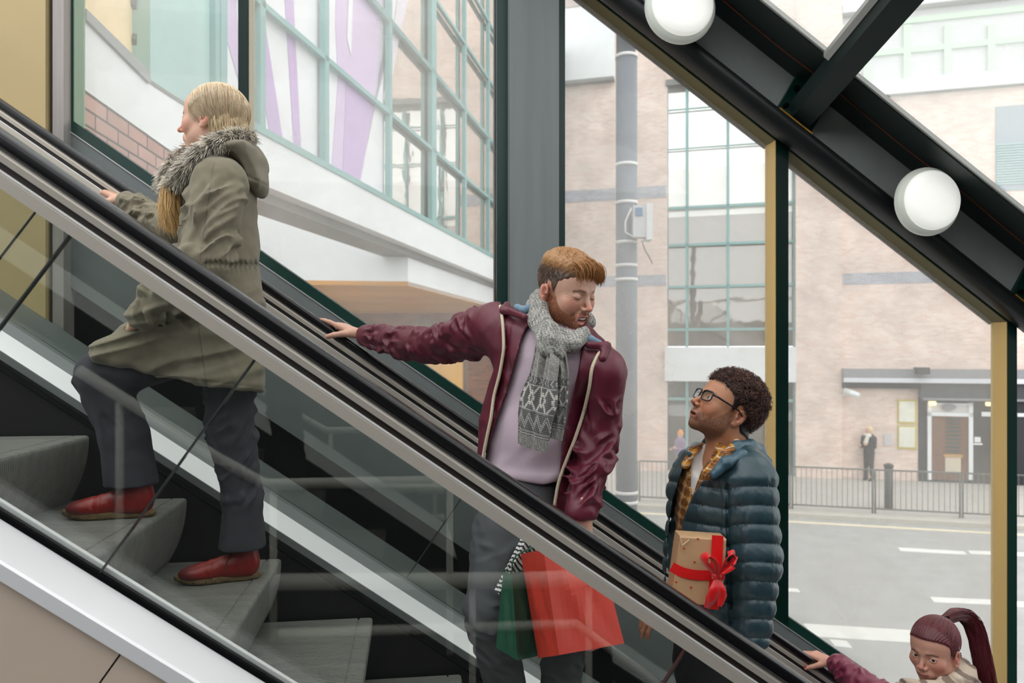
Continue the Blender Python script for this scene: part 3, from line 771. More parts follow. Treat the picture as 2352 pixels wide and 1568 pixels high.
MB().box(((1064-CX)/F*14, 13.98, GZ), ((1074-CX)/F*14, 14.1, (CY-800)/F*14)).build('hoarding_post', mat('brown_post', (110, 86, 66)), hd)
# ---------- near annex: white fascia over brick, tall teal panels
AX0, AK = -2.12, -.0746
def AP(px, py, off=0.0):
    xr = (px-CX)/F; Y = (AX0+off)/(xr-AK); return Vector((xr*Y, Y, (CY-py)/F*Y))
an = empty('brick_annex', Vector((-3.4, 5, GZ)), 'near annex with brick base, white fascia and tall teal panels at upper left', 'building')
AN = Vector((1, .0746, 0)).normalized()
def apoly(pts, o0, o1, name, m, parent=an, uv=None):
    P_ = [AP(x_, y_, o1) for x_, y_ in pts]; return MB().poly_ex(P_, AN*(o0-o1)).build(name, m, parent, uv)
apoly([(120, 130), (199, 207), (398, 348), (520, 420), (590, 470), (590, 1500), (60, 1500), (60, 100)], -.25, 0.0, 'brick_base', M_brickn, an, (AK, 1, 0))
apoly([(120, -40), (199, 42), (348, 191), (425, 241), (540, 320), (590, 350), (590, 472), (520, 422), (398, 350), (199, 209), (120, 132)], -.25, .008, 'white_fascia', M_white, an)
apoly([(120, -40), (199, 36), (348, 185), (425, 235), (540, 314), (540, 322), (425, 243), (348, 193), (199, 44), (120, -32)], .0, .016, 'fascia_line', M_flash_shade, an)
apoly([(345, -500), (497, -500), (497, 290), (430, 246), (345, 188)], -.2, .0, 'teal_panel', M_tealp, an)
apoly([(495, -500), (506, -500), (506, 300), (495, 290)], -.2, .05, 'teal_corner_frame', M_teal, an)
apoly([(120, -500), (346, -500), (346, 190), (199, 40), (120, -40)], -.25, -.12, 'cream_wall', mat('cream_wall', (240, 214, 170), rough=.7, var=.05), an)
apoly([(310, -500), (346, -500), (346, 165), (318, 130), (312, 90), (320, 40), (310, 10)], -.12, -.09, 'grey_glass_strip', mat('grey_glass_strip', (104, 112, 112), rough=.3), an)
apoly([(199, 20), (346, 165), (346, 192), (199, 44)], -.1, .03, 'fascia_cap', mat('fascia_cap', (150, 154, 154), rough=.5), an)
# ================================================================== sculpting tools
f32 = np.float32
def arr(v): return np.array(v, dtype=f32)
def smin(a, b, k):
    if k <= 0: return np.minimum(a, b)
    h = np.clip(.5+.5*(b-a)/k, 0, 1); return b+(a-b)*h - k*h*(1-h)
def smax(a, b, k): return -smin(-a, -b, k)
def noise3(p, sc, seed=0):
    r = np.random.default_rng(seed); o = np.zeros(len(p), f32)
    for i in range(5):
        d = r.normal(size=3); d = d/np.linalg.norm(d)*r.uniform(.6, 1.6)*sc; d2 = r.normal(size=3)*sc*.5
        o += np.sin(p@arr(d)*6.283 + r.uniform(0, 6.28) + 1.5*np.sin(p@arr(d2)*6.283+r.uniform(0, 6.28)))
    return o/5
def sdist_poly(q, poly):
    """signed distance (negative inside) of 2-D points to a polygon"""
    poly = arr(poly); d = np.full(len(q), 1e18, f32); s = np.ones(len(q), f32); n = len(poly)
    for i in range(n):
        a = poly[i]; b = poly[i-1]; e = b-a; w = q-a
        t = np.clip((w@e)/max(float(e@e), 1e-9), 0, 1)
        bb = w-t[:, None]*e; d = np.minimum(d, (bb*bb).sum(1))
        c1 = q[:, 1] >= a[1]; c2 = q[:, 1] < b[1]; c3 = e[0]*w[:, 1] > e[1]*w[:, 0]
        flip = (c1 & c2 & c3) | (~c1 & ~c2 & ~c3); s = np.where(flip, -s, s)
    return s*np.sqrt(d)
def to_px(p):
    return np.stack([CX+F*p[:, 0]/p[:, 1], CY-F*p[:, 2]/p[:, 1]], 1).astype(f32)
class SDF:
    def __init__(s): s.ops = []; s.lo = np.full(3, 1e9); s.hi = np.full(3, -1e9)
    def _b(s, lo, hi): s.lo = np.minimum(s.lo, lo); s.hi = np.maximum(s.hi, hi)
    def cone(s, a, b, ra, rb, k=.02, ax=None, f=1.0, op='u'):
        """tapered capsule; optional squash factor f along unit axis ax"""
        a = arr(a); b = arr(b)
        axv = arr(ax) if ax is not None else None
        def fn(p):
            aa, bb, pp = a, b, p
            if axv is not None:
                g = 1/f-1; pp = p+np.outer(p@axv-float(a@axv), axv)*g
                bb = b+axv*(float((b-a)@axv))*g
            ba = bb-aa; L2 = max(float(ba@ba), 1e-10)
            w = pp-aa; t = np.clip((w@ba)/L2, 0, 1)
            d = np.sqrt(((w-t[:, None]*ba)**2).sum(1)) - (ra+(rb-ra)*t)
            return d*min(f, 1.0)
        s.ops.append((op, fn, k))
        if op == 'u':
            m = max(ra, rb)*max(1, f)
            s._b(np.minimum(a, b)-m, np.maximum(a, b)+m)
        return s
    def ell(s, c, r, k=.02, R=None, op='u'):
        c = arr(c); r = arr(r)
        def fn(p):
            q = p-c
            if R is not None: q = q@R
            k0 = np.sqrt(((q/r)**2).sum(1)); k1 = np.sqrt(((q/(r*r))**2).sum(1))+1e-9
            return k0*(k0-1)/k1
        s.ops.append((op, fn, k))
        if op == 'u': m = float(max(r)); s._b(c-m, c+m)
        return s
    def fn(s, f, op='i', k=.01): s.ops.append((op, f, k)); return s
    def ev(s, p):
        d = None
        for op, f, k in s.ops:
            if op == 'd': d = d+f(p); continue
            if op == 'w': p = f(p); continue
            v = f(p)
            if d is None: d = v
            elif op == 'u': d = smin(d, v, k)
            elif op == 's': d = smax(d, -v, k)
            elif op == 'i': d = smax(d, v, k)
        return d
    def mesh(s, vox, pad=.02, smooth=1):
        lo = s.lo-pad; hi = s.hi+pad; B = 6
        n = (np.ceil((hi-lo)/vox/B).astype(int)+1)*B
        nb = n//B
        g = [lo[i]+vox*(np.arange(nb[i])*B+(B-1)/2) for i in range(3)]
        X = np.stack(np.meshgrid(*g, indexing='ij'), -1).reshape(-1, 3).astype(f32)
        cd = s.ev(X).reshape(nb)
        D = np.repeat(np.repeat(np.repeat(np.sign(cd)*.05, B, 0), B, 1), B, 2).astype(f32)
        need = np.argwhere(np.abs(cd) < B*vox*1.55+.014)
        off = np.stack(np.meshgrid(*[np.arange(B)]*3, indexing='ij'), -1).reshape(-1, 3)
        CH = 4000
        for c0 in range(0, len(need), CH):
            nd = need[c0:c0+CH]; idx = (nd[:, None, :]*B+off[None]).reshape(-1, 3)
            pts = (lo+idx*vox).astype(f32); D[idx[:, 0], idx[:, 1], idx[:, 2]] = s.ev(pts)
        return surface_nets(D, lo, vox, smooth)
def surface_nets(D, lo, vox, smooth=1):
    sh = np.array(D.shape); ins = D < 0
    acc_id = []; acc_p = []; quads = []
    def lin(i, j, k): return (i*sh[1]+j)*sh[2]+k
    for ax in range(3):
        sl0 = [slice(None)]*3; sl1 = [slice(None)]*3; sl0[ax] = slice(0, -1); sl1[ax] = slice(1, None)
        cr = np.argwhere(ins[tuple(sl0)] != ins[tuple(sl1)])
        o1, o2 = [(1, 2), (2, 0), (0, 1)][ax]
        cr = cr[(cr[:, o1] > 0) & (cr[:, o2] > 0) & (cr[:, o1] < sh[o1]-1) & (cr[:, o2] < sh[o2]-1)]
        nx = cr.copy(); nx[:, ax] += 1
        d0 = D[cr[:, 0], cr[:, 1], cr[:, 2]]; d1 = D[nx[:, 0], nx[:, 1], nx[:, 2]]
        t = d0/(d0-d1); p = cr.astype(np.float64); p[:, ax] += t
        ids = []
        for da, db in ((-1, -1), (0, -1), (0, 0), (-1, 0)):
            c = cr.copy(); c[:, o1] += da; c[:, o2] += db
            l = lin(c[:, 0], c[:, 1], c[:, 2]); ids.append(l); acc_id.append(l); acc_p.append(p)
        q = np.stack(ids, 1); fl = d0 > 0; q[fl] = q[fl][:, ::-1]; quads.append(q)
    ids = np.concatenate(acc_id); ps = np.concatenate(acc_p)
    uq, inv = np.unique(ids, return_inverse=True); cnt = np.bincount(inv)
    V = np.stack([np.bincount(inv, ps[:, i])/cnt for i in range(3)], 1)
    Q = np.searchsorted(uq, np.concatenate(quads))
    V = lo+V*vox
    for _ in range(smooth):
        a = np.concatenate([Q[:, i] for i in range(4)]); b = np.concatenate([Q[:, (i+1) % 4] for i in range(4)])
        c2 = np.bincount(a, minlength=len(V))+np.bincount(b, minlength=len(V))
        S = np.stack([np.bincount(a, V[b, i], len(V))+np.bincount(b, V[a, i], len(V)) for i in range(3)], 1)/np.maximum(c2, 1)[:, None]
        V = V*.5+S*.5
    return V, Q
def xf(V, R, o): return V@R.T+arr(o)    # columns of R are the local axes
def raw(name, V, Q, m, parent=None, cols=None, smooth=True, **kw):
    me = bpy.data.meshes.new(name); nv = len(V); Q = np.asarray(Q, dtype=np.int32); k = Q.shape[1]
    me.vertices.add(nv); me.vertices.foreach_set('co', np.asarray(V, f32).ravel())
    me.loops.add(len(Q)*k); me.loops.foreach_set('vertex_index', Q.ravel())
    me.polygons.add(len(Q)); me.polygons.foreach_set('loop_start', np.arange(0, len(Q)*k, k, dtype=np.int32))
    me.update(calc_edges=True); me.validate()
    me.polygons.foreach_set('use_smooth', np.full(len(me.polygons), smooth))
    me.materials.append(m)
    if cols is not None:
        at = me.color_attributes.new('Col', 'FLOAT_COLOR', 'POINT')
        a4 = np.ones((nv, 4), f32); a4[:, :3] = cols; at.data.foreach_set('color', a4.ravel())
    o = bpy.data.objects.new(name, me); C.objects.link(o); par(o, parent)
    return tag(o, **kw)
def joinm(parts):
    """list of (V, Q, cols) -> one"""
    V = np.concatenate([p[0] for p in parts]); o = 0; Q = []; 
    for p in parts: Q.append(p[1]+o); o += len(p[0])
    Cc = np.concatenate([np.broadcast_to(p[2], (len(p[0]), 3)) for p in parts])
    return V, np.concatenate(Q), Cc
def strands(P_, rad, cols, sides=3, taper=True):
    """P_ (n, k, 3) polylines -> thin tubes; rad scalar or (n,)"""
    n, k, _ = P_.shape
    T = np.gradient(P_, axis=1); T /= np.linalg.norm(T, axis=2, keepdims=True)+1e-9
    ref = np.tile(arr([.31, .52, .79]), (n, k, 1)); A = np.cross(T, ref); A /= np.linalg.norm(A, axis=2, keepdims=True)+1e-9
    Bv = np.cross(T, A)
    r = np.broadcast_to(np.asarray(rad), (n,))[:, None]*(np.linspace(1, .25, k)[None] if taper else np.ones((1, k)))
    an = np.arange(sides)*2*math.pi/sides
    V = P_[:, :, None, :]+r[:, :, None, None]*(A[:, :, None, :]*np.cos(an)[None, None, :, None]+Bv[:, :, None, :]*np.sin(an)[None, None, :, None])
    V = V.reshape(-1, 3)
    i = np.arange(n)[:, None, None]*k*sides; j = np.arange(k-1)[None, :, None]*sides; s = np.arange(sides)[None, None, :]; s2 = (s+1) % sides
    Q = np.stack([i+j+s, i+j+s2, i+j+sides+s2, i+j+sides+s], -1).reshape(-1, 4)
    Cc = np.repeat(np.asarray(cols).reshape(n, -1, 3) if np.ndim(cols) == 3 else np.asarray(cols)[:, None, :], 1, 0)
    Cc = np.broadcast_to(Cc, (n, k, 3)); Cc = np.repeat(Cc.reshape(-1, 3), sides, 0)
    return V, Q, Cc
def frame(fwd, up):
    f = Vector(fwd).normalized(); u = Vector(up); u = (u-f*u.dot(f)).normalized(); r = f.cross(u)
    return np.array([[r.x, f.x, u.x], [r.y, f.y, u.y], [r.z, f.z, u.z]], dtype=f32)
def ss(x, a, b): t = np.clip((x-a)/(b-a), 0, 1); return t*t*(3-2*t)
def lin(c): return np.array(srgb(c), dtype=f32)

M_skin = mat('skin', rough=.5, attr=True, bump=.05, bscale=350, spec=.4)
M_hair = mat('hair', rough=.42, attr=True, spec=.5)
M_cloth = mat('cloth', rough=.85, attr=True, bump=.12, bscale=500, sheen=.15, spec=.25)
M_nylon = mat('nylon', rough=.42, attr=True, bump=.06, bscale=300, spec=.5)
M_denim = mat('denim', rough=.8, attr=True, bump=.15, bscale=600, spec=.2)
M_leather = mat('leather', rough=.35, attr=True, bump=.08, bscale=160, spec=.5)
M_eye = mat('eye', rough=.1, attr=True)
M_paper = mat('paper', rough=.55, attr=True, bump=.05, bscale=60)
M_plain = mat('plain', rough=.6, attr=True)

YH = np.array([-.12, -.05, -.028, -.012, .003, .012, .02, .032, .05, .07, .11])
ZH = np.array([-.06, -.055, -.03, .022, .02, -.012, .0, .034, .048, .058, .066])
def hairline(y, dz=0): return np.interp(y, YH, ZH)+dz
def head_sdf(o):
    s = SDF(); w = o.get('wide', 1.0)
    s.ell((0, -.014, .032), (.073*w, .094, .082), 0)
    s.ell((0, .032, .03), (.062*w, .058, .062), .03)
    s.ell((0, .038, -.03), (.056*w, .052, .06), .03)
    s.ell((0, .034, -.068), (.046*w, .048, .038), .025)
    s.ell((0, .072, -.094+o.get('chin', 0)), (.021, .018, .017), .02)
    for m in (-1, 1):
        s.ell((m*.045*w, .006, -.058), (.018, .028, .026), .03)
        s.ell((m*.039*w, .062, -.026), (.022, .020, .020), .02)
        s.cone((m*.045*w, .05, .018), (m*.014, .083, .012), .008, .011, .014)
    # eye sockets
    for m in (-1, 1): s.ell((m*.032, .098, -.002), (.017, .014, .010), .014, op='s')
    for m in (-1, 1): s.ell((m*.031, .0745, -.004), (.0150, .0150, .0135), .004)
    # nose
    nl = o.get('nose', 1.0)
    s.cone((0, .084, .006), (0, .085+.024*nl, -.031), .0060, .0078, .009)
    s.ell((0, .088+.022*nl, -.034), (.0085, .0095, .0070), .006)
    for m in (-1, 1):
        s.ell((m*.012, .098, -.038), (.0075, .0095, .0065), .005)
        s.ell((m*.0065, .105, -.0445), (.0032, .005, .0032), .003, op='s')
    # mouth
    op = o.get('open', 0.0); sm = o.get('smile', 0.0)
    s.ell((0, .078, -.064), (.028, .022, .018), .015)
    zl = -.0665
    for m in (-1, 1):
        s.cone((0, .0965, zl+.0055), (m*(.022+.003*sm), .083, zl+.002+.008*sm), .0055, .0030, .005)
        s.cone((0, .0950, zl-.0065-op), (m*(.021+.003*sm), .082, zl-.002-op*.4+.008*sm), .0062, .0032, .005)
    if op > 0: s.ell((0, .096, zl-.001-op*.5), (.0195, .014, .003+op*.9), .003, op='s')
    else:
        s.cone((-.022, .092, zl+.003*sm), (0, .103, zl-.0005), .0014, .0014, .002, op='s'); s.cone((0, .103, zl-.0005), (.022, .092, zl+.003*sm), .0014, .0014, .002, op='s')
    s.cone((0, .096, -.047), (0, .098, -.056), .0025, .003, .004, op='s')
    s.cone((-.012, .098, -.080), (.012, .098, -.080), .004, .004, .010, op='s')
    if sm > 0:
        for m in (-1, 1): s.cone((m*.020, .093, -.042), (m*.034, .078, -.068), .0028, .003, .010, op='s'); s.ell((m*.038, .066, -.038), (.017, .014, .015), .012)
    if o.get('slit', 1):
        for m in (-1, 1): s.ell((m*.0335, .0905, -.0035+o.get('gaze', 0)), (.0140, .012, o.get('eyeh', .0042)), .0015, op='s')
    # ears
    ez = -.014
    for m in (-1, 1):
        s.ell((m*.0765*w, -.016, ez+.004), (.0065, .0180, .024), .004); s.ell((m*.076*w, -.011, ez-.014), (.006, .012, .018), .010)
        s.ell((m*.0835*w, -.010, ez+.003), (.0060, .0110, .0175), .0025, op='s')
        s.ell((m*.079*w, -.004, ez-.004), (.005, .0045, .007), .003)
        s.ell((m*.0785*w, -.004, ez-.028), (.005, .008, .008), .004)
    # neck
    nk = o.get('neck', ((0, -.022, -.05), (0, -.035, -.17)))
    s.cone(nk[0], nk[1], .054, .058, .03, ax=(1, 0, 0), f=1.0)
    s.lo[2] = -.21; 
    if 'extra' in o: o['extra'](s)
    return s
def make_head(o, vox=.0022):
    s = head_sdf(o); V, Q = s.mesh(vox, .012, 1)
    x, y, z = V[:, 0], V[:, 1], V[:, 2]; sk = lin(o['skin']); col = np.tile(sk, (len(V), 1))
    def blend(m, c, a=1.0):
        nonlocal col
        m = (m*a)[:, None]; col = col*(1-m)+lin(c)*m
    def blob(cx, cy, cz, r): return 1-ss(np.sqrt((np.abs(x)-cx)**2+(y-cy)**2+(z-cz)**2), r*.5, r)
    red = o.get('blush', (205, 120, 100))
    blend(blob(.04, .07, -.03, .035), red, .4); blend(blob(0, .112, -.033, .018), red, .5); blend(blob(.08, -.012, -.01, .035)*(np.abs(x) > .066), red, .45)
    n = noise3(V.astype(f32), 140, 3); n2 = noise3(V.astype(f32), 40, 5)
    blend((1-ss(np.sqrt(((y+.011)/.010)**2+((z+.010)/.016)**2), .6, 1.1))*(np.abs(x) > .07)*(np.abs(x) < .0835), (150, 84, 70), .6)  # darker tone painted in as shade inside the ear hollow
    if 'beard' in o:
        bc, amt = o['beard']
        # jaw, chin, moustache
        edge = np.interp(y, [-.02, .02, .05, .07, .085, .12], [-.012, -.012, -.052, -.062, -.050, -.050])
        m = ss(-z+edge+.004*n2, -.006, .008)*ss(y, -.012, .004)
        m *= 1-ss(-z, .108, .135)*(y < .03)
        mouth = (np.abs(x) < .019+.006*o.get('smile', 0)) & (z > -.0770-o.get('open', 0)) & (z < -.0585+.004*o.get('smile', 0)) & (y > .08)
        m = m*(~mouth)
        m = np.maximum(m, ss(y, .088, .094)*(z < -.0475)*(z > -.0575)*(np.abs(x) < .024))
        side = ss(y, -.002, .006)*(1-ss(y, .018, .026))*(z < .015)*(z > -.06)
        m = np.maximum(m, side*.8)
        blend(np.clip(m*(amt+.25*n), 0, 1), bc)
    lip = ((np.abs(x) < .0215+.003*o.get('smile', 0)) & (y > .083) & (z < -.0585+.004*o.get('smile', 0)) & (z > -.0785-o.get('open', 0)))
    lm = lip*np.exp(-((np.abs(z+.0665+o.get('open', 0)*.5)-.0055-o.get('open', 0)*.5)/.0042)**2)
    blend(lm, o.get('lips', (178, 96, 92)), .75)
    blend((np.abs(z+.0665+o.get('open', 0)*.5) < (.0016+o.get('open', 0)*.6))*(np.abs(x) < .019)*(y > .08)*1.0, (70, 28, 28), .8)
    # brows and lashes
    ax_ = np.abs(x); bz = .0155+.10*(ax_-.018)*(ax_ < .034)-.28*(ax_-.034)*(ax_ >= .034)
    bm = (ax_ > .012)*(ax_ < .048)*(y > .04)*np.exp(-((z-bz)/.0036)**2)
    blend(np.clip(bm*(.9+.4*n), 0, 1), o.get('brow', (80, 56, 40)), o.get('browa', .85))
    lz = -.0035+o.get('gaze', 0)+o.get('eyeh', .0042)*np.sqrt(np.clip(1-((ax_-.0315)/.0135)**2, 0, 1))
    if not o.get('slit', 1): lz = -.009-.002*np.cos((ax_-.0315)*110)*0+.25*((ax_-.0315)**2)/.013
    lm2 = (ax_ > .0175)*(ax_ < .0455)*(y > .07)*np.exp(-((z-lz)/.0016)**2)
    blend(lm2, (48, 30, 24), .85)
    if 'laugh' in o:   # smile creases as painted shade: lower lids, crow's feet, cheek folds
        for (x0_, z0_, x1_, z1_) in ((.022, -.0135, .042, -.0125), (.047, -.004, .058, .000), (.047, -.007, .058, -.008), (.045, -.011, .054, -.015), (.016, -.040, .031, -.052), (.031, -.052, .036, -.066)):
            t_ = np.clip(((ax_-x0_)*(x1_-x0_)+(z-z0_)*(z1_-z0_))/((x1_-x0_)**2+(z1_-z0_)**2), 0, 1)
            dd_ = np.hypot(ax_-x0_-t_*(x1_-x0_), z-z0_-t_*(z1_-z0_)); blend(np.exp(-(dd_/.0016)**2)*(y > .03), (150, 88, 72), .45)
    # scalp shade under the hair
    if 'scalp' in o:
        hm = ss(z-hairline(y), -.004, .010)*(np.abs(x) > -1)
        hm *= ~((np.abs(x) > .070) & (y > -.035) & (y < .006) & (z < .010))
        blend(np.clip(hm*(1+.15*n), 0, 1), o['scalp'])
    R = frame(o['f'], o['up'])*o.get('scale', 1.0)
    Vw = xf(V, R, o['c'])
    return Vw, Q, col, R, s
def eyes(o, R, parent):
    for m in (-1, 1):
        th = np.linspace(0, math.pi, 17); ph = np.linspace(0, 2*math.pi, 24, endpoint=False)
        gz = Vector(o.get('look', (0, 1, 0))).normalized()
        q = Vector((0, 0, 1)).rotation_difference(gz).to_matrix()
        v = np.array([[math.sin(t)*math.cos(p), math.sin(t)*math.sin(p), math.cos(t)] for t in th for p in ph])
        c = np.tile(lin((232, 226, 220)), (len(v), 1)); tt = np.repeat(th, 24)
        c[tt < .50] = lin(o.get('iris', (96, 80, 60))); c[tt < .22] = lin((12, 10, 10))
        v = v@np.array(q).T*.0122+np.array([m*.031, .0765, -.004+o.get('gaze', 0)*.5])
        Q = [[i*24+j, i*24+(j+1) % 24, (i+1)*24+(j+1) % 24, (i+1)*24+j] for i in range(16) for j in range(24)]
        raw('eye', xf(v, R, o['c']), Q, M_eye, parent, c)
def hand_mesh(o, fwd, palm, side, curls, skin, spread=1.0, thumb=None, scale=1.0, wrist=.10, nails=None, vox=.0021):
    """side=+1: thumb towards +x of (x = fwd x -palm); palm normal faces `palm`"""
    s = SDF()
    s.cone((0, -.0, 0), (0, -wrist, 0), .024, .027, .0, ax=(0, 0, 1), f=.78)
    bx = [.027, .009, -.009, -.026]; ln = [.070, .078, .072, .057]; rb = [.0092, .0095, .0090, .0080]
    for i in range(4):
        s.cone((bx[i]*.55*side, .004, 0), (bx[i]*side, .086-abs(i-1)*.004, .002), .0145, .0112, .012)
    tips = []
    for i in range(4):
        a = 0; p = Vector((bx[i]*side, .088-abs(i-1)*.004, .003)); sp = (1.5-i)*.07*spread*side
        L_ = [ln[i]*.45, ln[i]*.31, ln[i]*.26]; r = rb[i]
        for j in range(3):
            a += curls[i][j]
            d = Vector((math.sin(sp)*math.cos(a), math.cos(sp)*math.cos(a), -math.sin(a)))
            q = p+d*L_[j]; s.cone(p, q, r*(1.02 if j else 1.08), r*.92 if j < 2 else r*.82, .0035); r *= .93; p = q
        tips.append((p, d))
    th = thumb or ((.7, .62, -.35), (.35, .85, -.4))
    p = Vector((.018*side, .012, -.004)); d0 = Vector((th[0][0]*side, th[0][1], th[0][2])).normalized(); d1 = Vector((th[1][0]*side, th[1][1], th[1][2])).normalized()
    q = p+d0*.042; s.cone(p, q, .0165, .0120, .012); p = q; q = p+(d0+d1).normalized()*.032; s.cone(p, q, .0118, .0108, .004); p = q; q = p+d1*.024; s.cone(p, q, .0108, .0090, .003)
    tips.append((q, d1))
    V, Q = s.mesh(vox, .006, 1)
    n = noise3(V.astype(f32), 60, 9); col = np.tile(lin(skin), (len(V), 1))*(1+.05*n[:, None])
    f = Vector(fwd).normalized(); up = -Vector(palm); up = (up-f*up.dot(f)).normalized(); x = f.cross(up)
    red = lin((200, 120, 100))
    for p, d in tips:
        dist = np.linalg.norm(V-np.array(p), axis=1); m = (1-ss(dist, .006, .02))[:, None]*.35; col = col*(1-m)+red*m
        if nails is not None:
            nc = p+d*.003+Vector((0, .002, .0075)); m = (np.linalg.norm(V-np.array(nc), axis=1) < .0075); col[m] = lin(nails)
    R = np.array([[x.x, f.x, up.x], [x.y, f.y, up.y], [x.z, f.z, up.z]])*scale
    return xf(V, R, o), Q, col
def PV(px, py, w): return np.array(P(px, py, w))
A_ = np.array(E(1, 0, 0)); N_ = np.array(E(0, 1, 0)); Z_ = np.array([0, 0, 1.0])
# ================================================================== people helpers
def surf(sdf, px, py, w0, w1, out=.002, n=260):
    """first point where the view ray through the pixel meets the sdf between depths w0 and w1"""
    ws = np.linspace(w0, w1, n); a = PV(px, py, w0); b = PV(px, py, w1)
    p = (a[None]+(b-a)[None]*np.linspace(0, 1, n)[:, None]).astype(f32); d = sdf.ev(p)
    i = int(np.argmax(d < out)) if (d < out).any() else int(np.argmin(d))
    return p[i].astype(float)
def poly_cut(poly, axis, center, thr, px2m):
    poly = arr(poly)
    def f(p):
        d2 = sdist_poly(to_px(p), poly)*px2m
        return smax(d2, thr-(p-arr(center))@arr(axis), .01)
    return f
def under(cones, skin, vox=.011):
    s = SDF()
    for a, b, ra, rb in cones: s.cone(a, b, ra, rb, .02)
    V, Q = s.mesh(vox, .02); return V, Q, np.tile(lin(skin), (len(V), 1))
def person(name_label, loc, group=None):
    return empty('person', Vector(loc), name_label, 'person', group)
def nrm(v): v = np.array(v, float); return v/np.linalg.norm(v)
def wr(p, sc=38, amp=.004, seed=1): return noise3(p, sc, seed)*amp
def limb_fold(a, b, lam=.05, amp=.006, t0=0, t1=1, seed=2):
    """irregular ridged creases that wrap part of the way round a limb"""
    a = arr(a); b = arr(b); ba = b-a; L_ = float(np.linalg.norm(ba)); dr = ba/L_
    x = np.cross(dr, [0.2, .4, .9]); x /= np.linalg.norm(x); y = np.cross(dr, x)
    def f(p):
        w = p-a; al = w@dr; t = al/L_; wx = w@x; wy = w@y; rad = np.sqrt(wx*wx+wy*wy)+1e-6
        m = ss(t, t0-.1, t0+.1)*(1-ss(t, t1-.1, t1+.1))*(1-ss(rad, .09, .13))
        cx, cy = wx/rad, wy/rad; tw = .35*cx*np.sin(seed)+.35*cy*np.cos(seed)
        q = np.stack([al/lam*.55+tw*1.3, cx*.55, cy*.55], 1).astype(f32)
        n1 = noise3(q, 1.0, seed+20); n2 = noise3(q, 1.0, seed+50)
        v = (1-np.abs(n1)*3.2).clip(-.6, 1)*ss(n2, -.35, .25)
        return (-v*amp*m*1.15).astype(f32)
    return f
